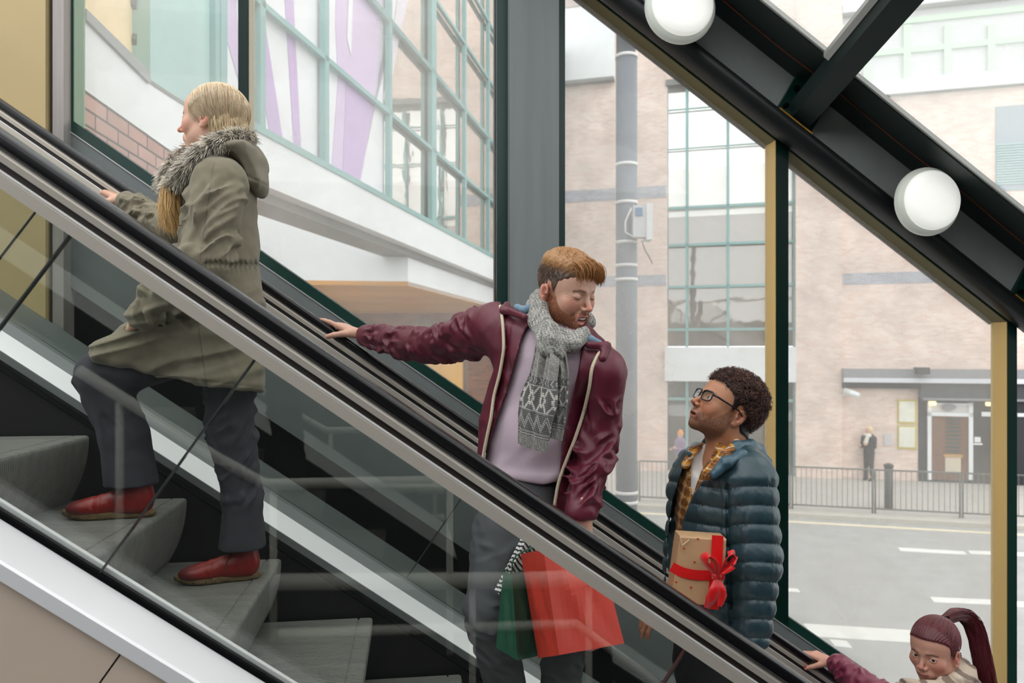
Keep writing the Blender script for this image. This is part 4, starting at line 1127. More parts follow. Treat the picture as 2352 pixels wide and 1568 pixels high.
# ================================================================== man in the maroon jacket
def build_man():
    skin = (214, 168, 146)
    base = P(1215, 1250, 2.28)
    root = person('bearded ginger man in an open maroon jacket and grey scarf, arm stretched to the handrail', (base.x, base.y, tread_z(5)))
    o = dict(c=PV(1300, 664, 2.20), f=(.64, -.70, -.31), up=(.17, -.24, .95), skin=skin, scale=.99, smile=1.0, open=.0085, slit=0,
             beard=((150, 90, 58), .78), brow=(112, 70, 46), browa=.95, scalp=(104, 78, 60), laugh=1, blush=(214, 118, 98), lips=(206, 104, 102), wide=1.0, nose=1.05,
             neck=((0, -.02, -.05), (-.03, -.055, -.19)))
    Vh, Qh, Ch, R, hs = make_head(o)
    RS = PV(1140, 752, 2.34); EL = PV(985, 797, 2.64); WR = PV(843, 771, 2.95)
    LS = PV(1385, 858, 2.12); E2 = PV(1376, 1000, 2.15); W2 = PV(1335, 1172, 2.07)
    CH = PV(1258, 830, 2.25); BE = PV(1225, 990, 2.27); PE = PV(1195, 1160, 2.30)
    lat = nrm(LS-RS); fr_ = nrm(np.cross(lat, [-.1, 0, 1]))
    # ---- hands
    rail = nrm(np.array(E(-1, 0, TAN)))
    hw = PV(822, 766, 2.975)
    h1 = hand_mesh(hw, PV(758, 738, 3.03)-PV(828, 768, 2.975), (-.25, .12, -1), -1, [(-.05, .12, .10), (.35, .6, .3), (.5, .7, .4), (.6, .8, .4)], skin, 1.25,
                   thumb=((.75, .60, -.25), (.55, .75, -.55)), scale=1.02, wrist=.05)
    h2 = hand_mesh(PV(1338, 1178, 2.06), (-.1, .0, -1), (.0, .9, 0), 1, [(.7, 1.2, .8)]*4, skin, .6, thumb=((.3, .8, -.5), (-.3, .7, -.6)), wrist=.03)
    ub = under([(CH, BE, .075, .075), (BE, PE, .075, .08), (RS, EL, .045, .038), (EL, hw, .028, .024), (LS, E2, .045, .038), (E2, W2, .024, .018), (RS, LS, .05, .05),
                (PV(1262, 745, 2.26), CH, .055, .07)], skin)
    V, Q, Cc = joinm([(Vh, Qh, Ch), h1, h2, ub])
    raw('body', V, Q, M_skin, root, Cc)
    # ---- pullover
    def torso(gl, gd):
        s = SDF()
        s.cone(CH, BE, .155+gl, .150+gl, .03, ax=fr_, f=gd); s.cone(BE, PE, .150+gl, .150+gl, .03, ax=fr_, f=gd)
        s.cone(RS+lat*.05, LS-lat*.05, .062+gl, .062+gl, .05)
        s.cone(PV(1262, 768, 2.26), CH, .062+gl, .10+gl, .05)
        return s
    sh = torso(-.006, .64)
    sh.fn(lambda p: p[:, 2]*-1+float(PV(1230, 1108, 2.2)[2])+.0*p[:, 0], 'i', .012)
    hemz = float(PV(1230, 1108, 2.2)[2])
    sh.fn(lambda p: (-.006*np.exp(-((p[:, 2]-hemz-.02)/.018)**2)+wr(p, 7, .006, 5)+.004*np.sin((p@arr(lat))*60+p[:, 2]*40)*ss(-p[:, 2], -hemz-.30, -hemz-.02)*0.6).astype(f32), 'd')
    V, Q = sh.mesh(.0045); n = noise3(V.astype(f32), 120, 4)
    col = np.tile(lin((208, 188, 200)), (len(V), 1))*(1+.03*n[:, None])
    raw('pullover', V, Q, M_cloth, root, col)
    # ---- trousers
    tr = SDF(); KN = PV(1122, 1400, 2.20); AN = PV(1205, 1770, 2.32); KN2 = PV(1305, 1420, 2.24); AN2 = PV(1265, 1760, 2.34)
    tr.cone(PV(1195, 1140, 2.3), PV(1200, 1190, 2.3), .135, .145, .02, ax=fr_, f=.72)
    tr.cone(PV(1158, 1215, 2.28), KN, .098, .070, .03).cone(KN, AN, .072, .055, .02)
    tr.cone(PV(1250, 1230, 2.28), KN2, .098, .070, .03).cone(KN2, AN2, .070, .055, .02)
    tr.fn(lambda p: p[:, 2]-float(PV(1200, 1085, 2.3)[2]), 'i', .01)
    tr.fn(limb_fold(PV(1150, 1200, 2.28), KN, .06, .006, .05, .5, 3), 'd').fn(limb_fold(KN, AN, .045, .008, -.1, .3, 5), 'd').fn(limb_fold(KN2, AN2, .05, .007, -.1, .6, 6), 'd')
    V, Q = tr.mesh(.006); n = noise3(V.astype(f32), 15, 4)
    raw('trousers', V, Q, M_denim, root, np.tile(lin((86, 88, 91)), (len(V), 1))*(1+.12*n[:, None]))
    for AA, sx in ((AN, -.1), (AN2, .15)):
        s = SDF(); b = np.array([AA[0], AA[1], tread_z(5)]); fd = nrm([.25+sx, -.95, 0]); b = b-fd*.06
        s.ell(b+fd*.05+Z_*.05, (.045, .06, .05)).cone(b+fd*.1+Z_*.045, b+fd*.2+Z_*.03, .042, .038).cone(b+fd*.03+Z_*.05, AA-Z_*.02, .04, .04)
        s.fn(lambda p: -p[:, 2]+tread_z(5)+.002, 'i', .004)
        V, Q = s.mesh(.006); raw('shoe', V, Q, M_leather, root, np.tile(lin((40, 38, 38)), (len(V), 1)))
    # ---- jacket
    polyA = [(1168, 640), (1150, 700), (1158, 745), (1160, 800), (1150, 860), (1136, 910), (1130, 960), (1120, 1005), (1112, 1045), (1100, 1120), (1090, 1300), (1262, 1300),
             (1276, 1160), (1284, 1110), (1300, 1064), (1322, 1010), (1342, 950), (1356, 890), (1360, 845), (1372, 815), (1402, 786), (1330, 700), (1300, 600)]
    polyB = [(1250, 600), (1226, 720), (1200, 775), (1185, 830), (1165, 900), (1146, 950), (1130, 1000), (1106, 1060), (1090, 1300), (1250, 1300), (1283, 1100), (1295, 1000), (1312, 920), (1328, 850), (1340, 775), (1330, 700), (1330, 600)]
    outer = torso(.022, .74)
    outer.cone(RS, EL, .082, .060, .03).cone(EL, WR, .060, .044, .02).cone(LS, E2, .070, .056, .03).cone(E2, W2, .060, .047, .02)
    outer.cone(WR-(WR-EL)*.04, WR, .043, .038, .005)
    outer.fn(lambda p: -p[:, 2]+float(PV(1200, 1172, 2.2)[2]), 'i', .01)

    outer.fn(limb_fold(RS, EL, .060, .012, .12, .95, 1), 'd').fn(limb_fold(EL, WR, .050, .012, .0, .9, 2), 'd')
    outer.fn(limb_fold(LS, E2, .07, .011, .35, 1.0, 4), 'd').fn(limb_fold(E2, W2, .045, .013, .05, .95, 7), 'd')
    outer.fn(lambda p: wr(p, 9, .005, 8), 'd')
    cen = (CH+BE)/2
    jk = SDF(); cutA = poly_cut(polyA, fr_, cen, -.03, .00138); cutB = poly_cut(polyB, fr_, cen, -.02, .00138)
    mid = torso(.012, .70); mid.fn(lambda p: -p[:, 2]+float(PV(1200, 1165, 2.2)[2]), 'i', .01); mid.fn(lambda p: wr(p, 12, .004, 9), 'd')
    neckcut = lambda p: np.linalg.norm((p-arr(PV(1270, 730, 2.24)))*arr([1, 1, .8]), axis=1)-.088
    jk.fn(lambda p: np.minimum(smax(outer.ev(p), -cutA(p), .006), smax(mid.ev(p), -cutB(p), .004)), 'u')
    jk.fn(neckcut, 's', .01)
    jk.lo, jk.hi = outer.lo, outer.hi
    V, Q = jk.mesh(.0042)
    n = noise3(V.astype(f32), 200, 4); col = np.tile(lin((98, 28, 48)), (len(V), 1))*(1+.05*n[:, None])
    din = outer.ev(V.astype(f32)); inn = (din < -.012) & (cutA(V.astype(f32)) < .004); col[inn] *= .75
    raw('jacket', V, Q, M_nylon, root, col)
    # blue collar lining
    for pts, rr in (([(1188, 706, 2.25), (1204, 712, 2.20), (1224, 704, 2.21)], .012), ([(1346, 766, 2.14), (1356, 780, 2.11), (1376, 788, 2.11)], .012)):
        s = SDF()
        for a, b in zip(pts[:-1], pts[1:]): s.cone(PV(*a), PV(*b), rr, rr*.9, .01)
        V, Q = s.mesh(.0035); raw('collar_lining', V, Q, M_cloth, root, np.tile(lin((120, 146, 164)), (len(V), 1)))
    # collar flaps in the jacket cloth
    for segs in (((1158, 710, 2.26), (1205, 728, 2.16), .013, .011, .6), ((1165, 700, 2.3), (1156, 714, 2.25), .012, .012, 1)), (((1352, 792, 2.08), (1392, 794, 2.08), .011, .012, .6), ((1394, 796, 2.08), (1384, 822, 2.06), .012, .012, 1)):
        s = SDF()
        for a, b, r0, r1, ff in segs: s.cone(PV(*a), PV(*b), r0, r1, .012, ax=fr_, f=ff)
        V, Q = s.mesh(.004); raw('collar', V, Q, M_nylon, root, np.tile(lin((98, 28, 48)), (len(V), 1)))
    # zip tapes
    outer0 = outer
    for line in ([(1151, 702), (1157, 740), (1160, 800), (1150, 860), (1136, 910), (1130, 960), (1120, 1005), (1112, 1045), (1104, 1100)],
                 [(1402, 786), (1376, 812), (1361, 845), (1356, 890), (1342, 950), (1322, 1010), (1300, 1064), (1284, 1110), (1276, 1160)]):
        pts = [surf(outer0, x-2, y, 1.8, 2.5, .003) for x, y in line]
        # densify
        P2 = []
        for a, b in zip(pts[:-1], pts[1:]):
            for t in np.linspace(0, 1, 8, endpoint=False): P2.append(a+(b-a)*t)
        P2 = np.array(P2+[pts[-1]]); 
        for _ in range(6): P2[1:-1] = (P2[:-2]+P2[2:]+2*P2[1:-1])/4
        MB().tube([Vector(p) for p in P2], .0052, 8).build('zip_tape', mat('zip_cream', (222, 208, 180), rough=.6, bump=.4, bscale=400), root)
    # ---- short hair: cap plus combed strands
    def thick(p):
        y, z = p[:, 1], p[:, 2]; m = ss(z-hairline(y, -.008)+.010*ss(y, .02, .05), -.004, .02)*(1-((np.abs(p[:, 0]) > .068) & (y > -.034) & (y < .006) & (z < .008)))
        top = ss(z, .055, .095)
        return np.where(m > 0, -.004+m*(.0055+.012*top), -.006)
    cap = SDF(); cap.fn(lambda p: hs.ev(p)-thick(p)-.002*noise3(p, 70, 2), 'u'); cap.lo = arr([-.10, -.13, -.07]); cap.hi = arr([.10, .12, .14])
    V, Q = cap.mesh(.0025); keep = thick(V.astype(f32)) > -.003
    z = V[:, 2]; n = noise3(V.astype(f32), 110, 6)
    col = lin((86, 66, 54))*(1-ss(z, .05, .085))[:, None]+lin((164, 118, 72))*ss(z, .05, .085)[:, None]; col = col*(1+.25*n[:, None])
    n_ = 2600; r2 = np.random.default_rng(5)
    th = r2.uniform(0, 2*math.pi, n_); el = np.arccos(r2.uniform(.05, 1, n_)) 
    d = np.stack([np.sin(el)*np.cos(th), np.sin(el)*np.sin(th), np.cos(el)], 1)
    p0 = arr([0, -.01, .032])+d*arr([.077, .098, .090])
    zz = p0[:, 2]; okm = zz > hairline(p0[:, 1], .010)
    p0 = p0[okm]; d = d[okm]; k = 7; L_ = .008+.020*ss(p0[:, 2], .06, .11)
    fl = arr([.25, .75, -.25])+r2.normal(0, .18, (len(p0), 3)); 
    pts = [p0]; dirv = d*.55+fl*.6
    dirv /= np.linalg.norm(dirv, axis=1, keepdims=True)
    for j in range(1, k):
        t = j/(k-1); dv = dirv*(1-t)*.9+fl*(.5+.6*t)+arr([0, 0, -.25*t]); dv /= np.linalg.norm(dv, axis=1, keepdims=True); pts.append(pts[-1]+dv*(L_/(k-1))[:, None])
    S = np.stack(pts, 1)
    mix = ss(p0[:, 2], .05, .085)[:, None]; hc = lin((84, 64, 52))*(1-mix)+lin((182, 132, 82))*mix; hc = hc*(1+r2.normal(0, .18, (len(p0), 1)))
    sv = strands(S, .0011, np.clip(hc, 0, 1))
    # fringe falling on the forehead
    m_ = 800; xs = r2.uniform(-.058, .055, m_); st = np.stack([xs, .066+.0*xs+r2.normal(0, .008, m_)-.25*np.abs(xs), .104-.3*np.abs(xs)+r2.normal(0, .004, m_)], 1)
    pts = [st]
    for j in range(1, 8):
        t = j/7; dv = np.stack([-.15+r2.normal(0, .06, m_)+0*xs, .55-.75*t+0*xs, .05-1.25*t+0*xs], 1); dv /= np.linalg.norm(dv, axis=1, keepdims=True); pts.append(pts[-1]+dv*.0092)
    S2 = np.stack(pts, 1); hc2 = lin((178, 124, 74))*(1+r2.normal(0, .2, (m_, 1)))
    sv2 = strands(S2, .0013, np.clip(hc2, 0, 1))
    okf = keep[Q].all(1)
    V2, Q2, C2 = joinm([(V, Q[okf], np.clip(col, 0, 1)), sv, sv2])
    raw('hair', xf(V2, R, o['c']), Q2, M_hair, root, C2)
    # beard hair
    zb_ = []
    idx = np.random.default_rng(3).choice(len(Vh), 9000, replace=False)
    Vl = (Vh-o['c'])@(R/ (o['scale']**2))
    x, y, z = Vl[idx, 0], Vl[idx, 1], Vl[idx, 2]
    edge = np.interp(y, [-.02, .02, .05, .07, .085, .12], [-.012, -.012, -.052, -.062, -.050, -.050])
    okb = (z < edge) & (z > -.13) & (y > -.01) & ~((np.abs(x) < .026) & (z > -.086) & (z < -.054) & (y > .078)) & ((y > .03) | (z > -.1))
    q0 = Vl[idx][okb]; dd = q0-arr([0, .01, -.03]); dd /= np.linalg.norm(dd, axis=1, keepdims=True); fl = dd*.5+arr([0, .1, -.9])+r2.normal(0, .2, dd.shape)
    fl /= np.linalg.norm(fl, axis=1, keepdims=True)
    S3 = np.stack([q0+dd*.000, q0+dd*.0025+fl*.002, q0+dd*.004+fl*.006, q0+dd*.004+fl*.010], 1)
    bc = lin((158, 92, 56))*(1+r2.normal(0, .3, (len(q0), 1)))
    bv, bq, bcc = strands(S3, .0006, np.clip(bc, 0, 1))
    raw('beard', xf(bv, R, o['c']), bq, M_hair, root, bcc)
    # teeth
    tv = MB(); 
    pts = [(x_*.001, .0915-(x_*.001)**2*22+0, -.0655-.003+abs(x_)*.00015) for x_ in range(-17, 18, 3)]
    pts = [Vector(xf(np.array([q]), R, o['c'])[0]) for q in pts]
    tv.tube(pts, .0042, 8); tv.build('teeth', mat('teeth', (236, 226, 210), rough=.25), root)
    # ---- scarf
    hdr = lambda j, i: ((j*7+i*13+(j*i) % 5) % 3)
    def pat(ii, jj, W, v):
        """v: 0..1 along; returns shade 0 dark 1 light"""
        tl = np.zeros_like(ii, float)+.35+.35*((ii*7+jj*11+(ii*jj) % 7) % 3 == 0)
        J = jj.astype(int); I = np.abs(ii.astype(int)-W//2)
        b = (v > .40) & (v < .90)
        r = ((v-.40)/.50*44).astype(int)
        band = np.zeros_like(tl)+.12
        z1 = (I % 6 == np.abs(3-(r % 6))) & ((r < 6))
        z2 = (np.abs((I % 16)-8) == np.clip((r-27), 0, 9)) & (r >= 27) & (r < 36)
        z3 = (np.abs((I % 16)-8) == np.clip((r-30), 0, 9)) & (r >= 30) & (r < 39)
        dts = ((r == 7) | (r == 25) | (r == 40) | (r == 42)) & (I % 2 == 0)
        cx_ = (I % 20)-10; cy_ = r-16
        fl = (r > 7) & (r < 25) & (((np.abs(np.abs(cx_)-np.abs(cy_)) <= 1) & (np.abs(cx_) > 1)) | ((np.abs(cx_) <= 1) & (np.abs(cy_) > 2) & (np.abs(cy_) < 6)) | ((np.abs(cy_) <= 1) & (np.abs(cx_) > 2) & (np.abs(cx_) < 6)))
        band = np.where(z1 | z2 | z3 | dts | fl, 1.0, band)
        return np.where(b, band, tl)
    def tail(cl, wd, depth, fold, seed):
        W, Hn = 64, 260
        cl = np.array(cl, float); tt = np.linspace(0, 1, len(cl)); v = np.linspace(0, 1, Hn)
        cx_, cy_, cw_ = [np.interp(v, tt, cl[:, i]) for i in range(3)]; wd_ = np.interp(v, np.linspace(0, 1, len(wd)), wd)
        for _ in range(12):
            for a_ in (cx_, cw_, wd_): a_[1:-1] = (a_[:-2]+a_[2:]+2*a_[1:-1])/4
        C0 = np.array([PV(cx_[j], cy_[j], cw_[j]) for j in range(Hn)])
        u = np.linspace(-1, 1, W)
        lt = nrm(lat+np.array([0, 0, .15])); 
        g = np.zeros((Hn, W, 3)); amp = np.interp(v, [0, .35, .6, 1], [fold*1.8, fold, fold*.5, fold*.4])
        dp = amp[:, None]*(np.sin(u[None]*math.pi*2.1+seed+v[:, None]*1.2)*.7+.5*np.sin(u[None]*math.pi*4.3+seed*2))-.006*(1-u[None]**2)
        dp -= .0018*np.sin(np.arange(W)[None]*math.pi)*0
        knit = .0009*((np.arange(W)[None] % 2)-.5)+.0006*np.sin(np.arange(Hn)[:, None]*math.pi*.5)
        rib = np.where(v[:, None] > .90, .0022*np.sin(np.arange(W)[None]*math.pi/2), 0)
        g = C0[:, None, :]+lt[None, None]*(u[None, :, None]*wd_[:, None, None]*.00128/2)-fr_[None, None]*((dp+knit+rib)[:, :, None])
        bk = C0[:, None, :]+lt[None, None]*(u[None, :, None]*wd_[:, None, None]*.00128/2*.97)-fr_[None, None]*((dp+.010)[:, :, None])
        Vt = np.concatenate([g.reshape(-1, 3), bk.reshape(-1, 3)]); n0 = Hn*W
        j, i = np.meshgrid(np.arange(Hn-1), np.arange(W-1), indexing='ij'); a = (j*W+i).ravel()
        Qf = np.stack([a, a+W, a+W+1, a+1], 1); Qb = Qf[:, ::-1]+n0
        ed = []
        for j in range(Hn-1):
            ed.append([j*W, n0+j*W, n0+(j+1)*W, (j+1)*W]); ed.append([j*W+W-1, (j+1)*W+W-1, n0+(j+1)*W+W-1, n0+j*W+W-1])
        for i in range(W-1): ed.append([(Hn-1)*W+i, n0+(Hn-1)*W+i, n0+(Hn-1)*W+i+1, (Hn-1)*W+i+1])
        jj, ii = np.meshgrid(np.arange(Hn), np.arange(W), indexing='ij')
        sh_ = pat(ii//1, jj, W, jj/Hn).reshape(-1); dk, lt_ = lin((84, 86, 86)), lin((214, 210, 202))
        cc = dk[None]*(1-sh_[:, None])+lt_[None]*sh_[:, None]; cc = np.concatenate([cc, cc*.8])
        return Vt, np.concatenate([Qf, Qb, np.array(ed)]), cc
    t1 = tail([(1256, 772, 2.07), (1250, 830, 2.05), (1240, 890, 2.05), (1226, 960, 2.06), (1221, 1029, 2.07)], [52, 60, 66, 92, 82, 74], 0, .010, .6)
    t2 = tail([(1276, 785, 2.075), (1284, 850, 2.07), (1276, 920, 2.075), (1268, 1005, 2.08)], [40, 48, 58, 50], 0, .009, 2.1)
    lp = SDF()
    def loop(pts, r, k=.012):
        for a, b in zip(pts[:-1], pts[1:]): lp.cone(PV(*a), PV(*b), r, r, k)
    loop([(1236, 682, 2.30), (1228, 704, 2.22), (1232, 738, 2.16), (1250, 770, 2.11), (1282, 790, 2.085), (1316, 790, 2.08), (1340, 768, 2.12)], .024)
    loop([(1246, 672, 2.27), (1243, 705, 2.18), (1256, 742, 2.13), (1282, 768, 2.10), (1312, 776, 2.10)], .019)
    loop([(1238, 690, 2.32), (1262, 672, 2.38), (1310, 690, 2.37), (1345, 740, 2.22)], .03)
    loop([(1258, 752, 2.08), (1262, 780, 2.055), (1262, 806, 2.05)], .020)
    loop([(1240, 770, 2.09), (1246, 800, 2.06)], .017); loop([(1284, 786, 2.07), (1282, 812, 2.06)], .018)
    lp.fn(lambda p: (.0022*np.sin((p@arr(lat))*200+(p@Z_)*120+7*noise3(p, 5, 3))+.0006*noise3(p, 120, 8)).astype(f32), 'd')
    V, Q = lp.mesh(.003, smooth=0); n = noise3(V.astype(f32), 150, 12); sh_ = np.clip(.38+.9*n, 0, 1)[:, None]
    V, Q, cc = joinm([(V, Q, lin((92, 94, 92))*(1-sh_)+lin((206, 202, 194))*sh_), t1, t2])
    raw('scarf', V, Q, M_cloth, root, cc)
    return root, o
def bag(name, lb, B, T, m, ctop=None, cat='shopping bag'):
    """B = bottom (right, corner, left) and T = top (right, corner, left) points as (px, py, w)"""
    a, b, c = [PV(*q) for q in B]; a2, b2, c2 = [PV(*q) for q in T]; d = a+c-b; d2 = a2+c2-b2
    r = empty(name, Vector((a+c)/2), lb, cat)
    nU, nV = 14, 18
    def face(p00, p10, p01, p11, seed):
        u, v = np.meshgrid(np.linspace(0, 1, nU), np.linspace(0, 1, nV), indexing='ij')
        p = (p00[None, None]*((1-u)*(1-v))[..., None]+p10*(u*(1-v))[..., None]+p01*((1-u)*v)[..., None]+p11*(u*v)[..., None])
        nn = nrm(np.cross(p10-p00, p01-p00)); e = np.sin(u*math.pi)*np.sin(v*math.pi)
        f_ = .012*e*(np.abs(((u*1.7+v*.8+seed) % 1)-.5)-.25)*2 + .006*e*noise3((np.stack([u.ravel(), v.ravel(), u.ravel()*0+seed], 1)).astype(f32), 1.2, seed=seed+4).reshape(u.shape)
        p = p+nn*f_[..., None]
        i, j = np.meshgrid(np.arange(nU-1), np.arange(nV-1), indexing='ij'); k = (i*nV+j).ravel()
        return p.reshape(-1, 3), np.stack([k, k+nV, k+nV+1, k+1], 1)
    V = []; Q = []; n = 0
    for k, (p, q, p2, q2) in enumerate(((b, a, b2, a2), (c, b, c2, b2), (d, c, d2, c2), (a, d, a2, d2), (a, b, d, c))):
        v, f = face(p, q, p2, q2, k); V.append(v); Q.append(f+n); n += len(v)
    raw('bag_body', np.concatenate(V), np.concatenate(Q), m, r, smooth=False)
    return r, (a2, b2, c2, d2)
def cord(pts, parent, m, r=.0022):
    P2 = np.array(pts); P2 = np.array([[np.interp(t, np.arange(len(P2)), P2[:, i]) for i in range(3)] for t in np.linspace(0, len(P2)-1, 20)])
    for _ in range(4): P2[1:-1] = (P2[:-2]+P2[2:]+2*P2[1:-1])/4
    MB().tube([Vector(p) for p in P2], r, 6).build('handle', m, parent)
def build_bags():
    hp = PV(1336, 1236, 2.06)
    red = mat('red_paper', (214, 62, 44), rough=.5, var=.06); grn = mat('green_paper', (24, 82, 60), rough=.5, var=.08)
    r, t = bag('shopping_bag', 'large red paper shopping bag held by the bearded man', [(1434, 1477, 2.02), (1284, 1504, 1.90), (1236, 1511, 2.04)],
               [(1372, 1238, 2.06), (1248, 1262, 1.93), (1196, 1272, 2.06)], red)
    cord([t[0]*.6+t[1]*.4, (t[0]+t[1])/2+Z_*.05, hp, (t[0]+t[1])/2+Z_*.05+np.array([-.04, 0, 0]), t[0]*.35+t[1]*.65], r, red)
    g, t = bag('shopping_bag', 'smaller dark green paper bag beside the large red bag', [(1252, 1502, 2.10), (1189, 1517, 2.01), (1139, 1487, 2.08)],
               [(1228, 1300, 2.11), (1176, 1318, 2.03), (1156, 1310, 2.09)], grn)
    cord([t[0], (t[0]+t[1])/2+Z_*.08, hp+np.array([-.01, .03, 0]), t[1]+Z_*.06, t[1]], g, grn)
    m = mat('striped_paper', (235, 232, 226), rough=.5); nt = m.node_tree; N = nt.nodes; L = nt.links
    w = N.new('ShaderNodeTexWave'); w.inputs['Scale'].default_value = 34; w.inputs['Distortion'].default_value = 0.4; w.inputs['Detail'].default_value = 0; w.bands_direction = 'DIAGONAL'
    w.inputs['Detail Scale'].default_value = 1.0
    tc = N.new('ShaderNodeTexCoord'); L.new(tc.outputs['Object'], w.inputs['Vector']); cr = N.new('ShaderNodeValToRGB'); L.new(w.outputs['Fac'], cr.inputs[0])
    cr.color_ramp.elements[0].position = .36; cr.color_ramp.elements[0].color = (.02, .02, .03, 1); cr.color_ramp.elements[1].position = .46; cr.color_ramp.elements[1].color = (.8, .79, .76, 1)
    L.new(cr.outputs[0], N['Principled BSDF'].inputs['Base Color'])
    s, t = bag('shopping_bag', 'white bag with thin black stripes tucked behind the red and green bags', [(1210, 1372, 2.13), (1146, 1364, 2.09), (1136, 1354, 2.11)],
               [(1262, 1262, 2.12), (1208, 1240, 2.09), (1198, 1232, 2.11)], m)
    cord([t[0], hp, t[1]], s, m)
build_man(); build_bags()
# ================================================================== blonde woman in the olive parka
def ray_hair_strands(p0, dirs_fn, k, step):
    pts = [p0]
    for j in range(1, k): pts.append(pts[-1]+dirs_fn(pts[-1], j/(k-1))*step)
    return np.stack(pts, 1)
def shoe_parts(o, fwd, parent, length=.285, yaw=0):
    f = nrm([fwd[0], fwd[1], 0]); R = frame(tuple(f), (0, 0, 1)); sc = length/.285
    s = SDF()
    s.ell((0, .045, .062), (.036, .050, .058), .02); s.cone((0, .05, .06), (0, .045, .118), .037, .040, .02)
    s.ell((0, .105, .052), (.037, .07, .044), .03); s.ell((0, .215, .036), (.043, .066, .030), .03); s.ell((0, .175, .044), (.038, .05, .033), .02)
    s.fn(lambda p: .016-p[:, 2], 'i', .003); s.fn(lambda p: p[:, 2]-.122, 'i', .004)
    s.fn(lambda p: (-.0022*np.exp(-((p[:, 1]-.165-.12*np.abs(p[:, 2]-.06))/.004)**2)*(p[:, 2] > .02)+.0022*np.exp(-((p[:, 1]-.185)/.006)**2)*(p[:, 2] > .04)-.001*np.exp(-((p[:, 1]-.075)/.002)**2)).astype(f32), 'd')
    s.lo = arr([-.06, -.02, 0]); s.hi = arr([.06, .30, .13])
    V, Q = s.mesh(.0032); y, z = V[:, 1], V[:, 2]; n = noise3(V.astype(f32), 40, 3)
    c = np.tile(lin((138, 26, 22)), (len(V), 1))*(1+.12*n[:, None]); t = (ss(y+.25*(.05-z), .20, .255)*(.75+.3*n))[:, None].clip(0, .85); c = c*(1-t)+lin((96, 48, 50))*t
    t = ss(-z, -.030, -.018)[:, None]*.35; c = c*(1-t)+lin((90, 40, 30))*t
    b = raw('boot', xf(V*sc, R, o), Q, M_leather, parent, np.clip(c, 0, 1))
    # crepe sole
    out = []
    for i in range(40):
        a = 2*math.pi*i/40; yy = .142+.148*math.sin(a); w = .028+.012*ss(np.array(yy), .1, .22)-.004*np.exp(-((yy-.11)/.03)**2)
        out.append((w*math.cos(a)*(1-.35*abs(math.sin(a))**6), yy))
    rings = []
    for zz, k, lift in ((0.0, .95, 0), (.006, 1.02, 0), (.018, 1.03, 0), (.021, 1.0, 0)):
        rings.append([Vector(xf(np.array([[x*k*sc, ((y_-.142)*k+.142)*sc, zz+.010*max(0, (y_-.22)/.07)**1.5]]), R, o)[0]) for x, y_ in out])
    MB().loft(rings).build('sole', mat('crepe_sole', (120, 98, 66), rough=.85, bump=.6, bscale=120, var=.2, vscale=60), b)
    lc = MB()
    for i, yy in enumerate((.098, .112, .126)):
        zz = .104-.014*i
        lc.tube([Vector(xf(np.array([[x_*sc, (yy+.0)*sc, (zz-abs(x_)*.25)*sc]]), R, o)[0]) for x_ in (-.022, -.011, 0, .011, .022)], .0016, 5)
    lc.tube([Vector(xf(np.array([q])*sc, R, o)[0]) for q in ((-.02, .10, .098), (-.036, .11, .082), (-.040, .115, .060), (-.041, .112, .045))], .0015, 5)
    lc.build('laces', mat('lace', (110, 70, 58), rough=.8), b)
    return b
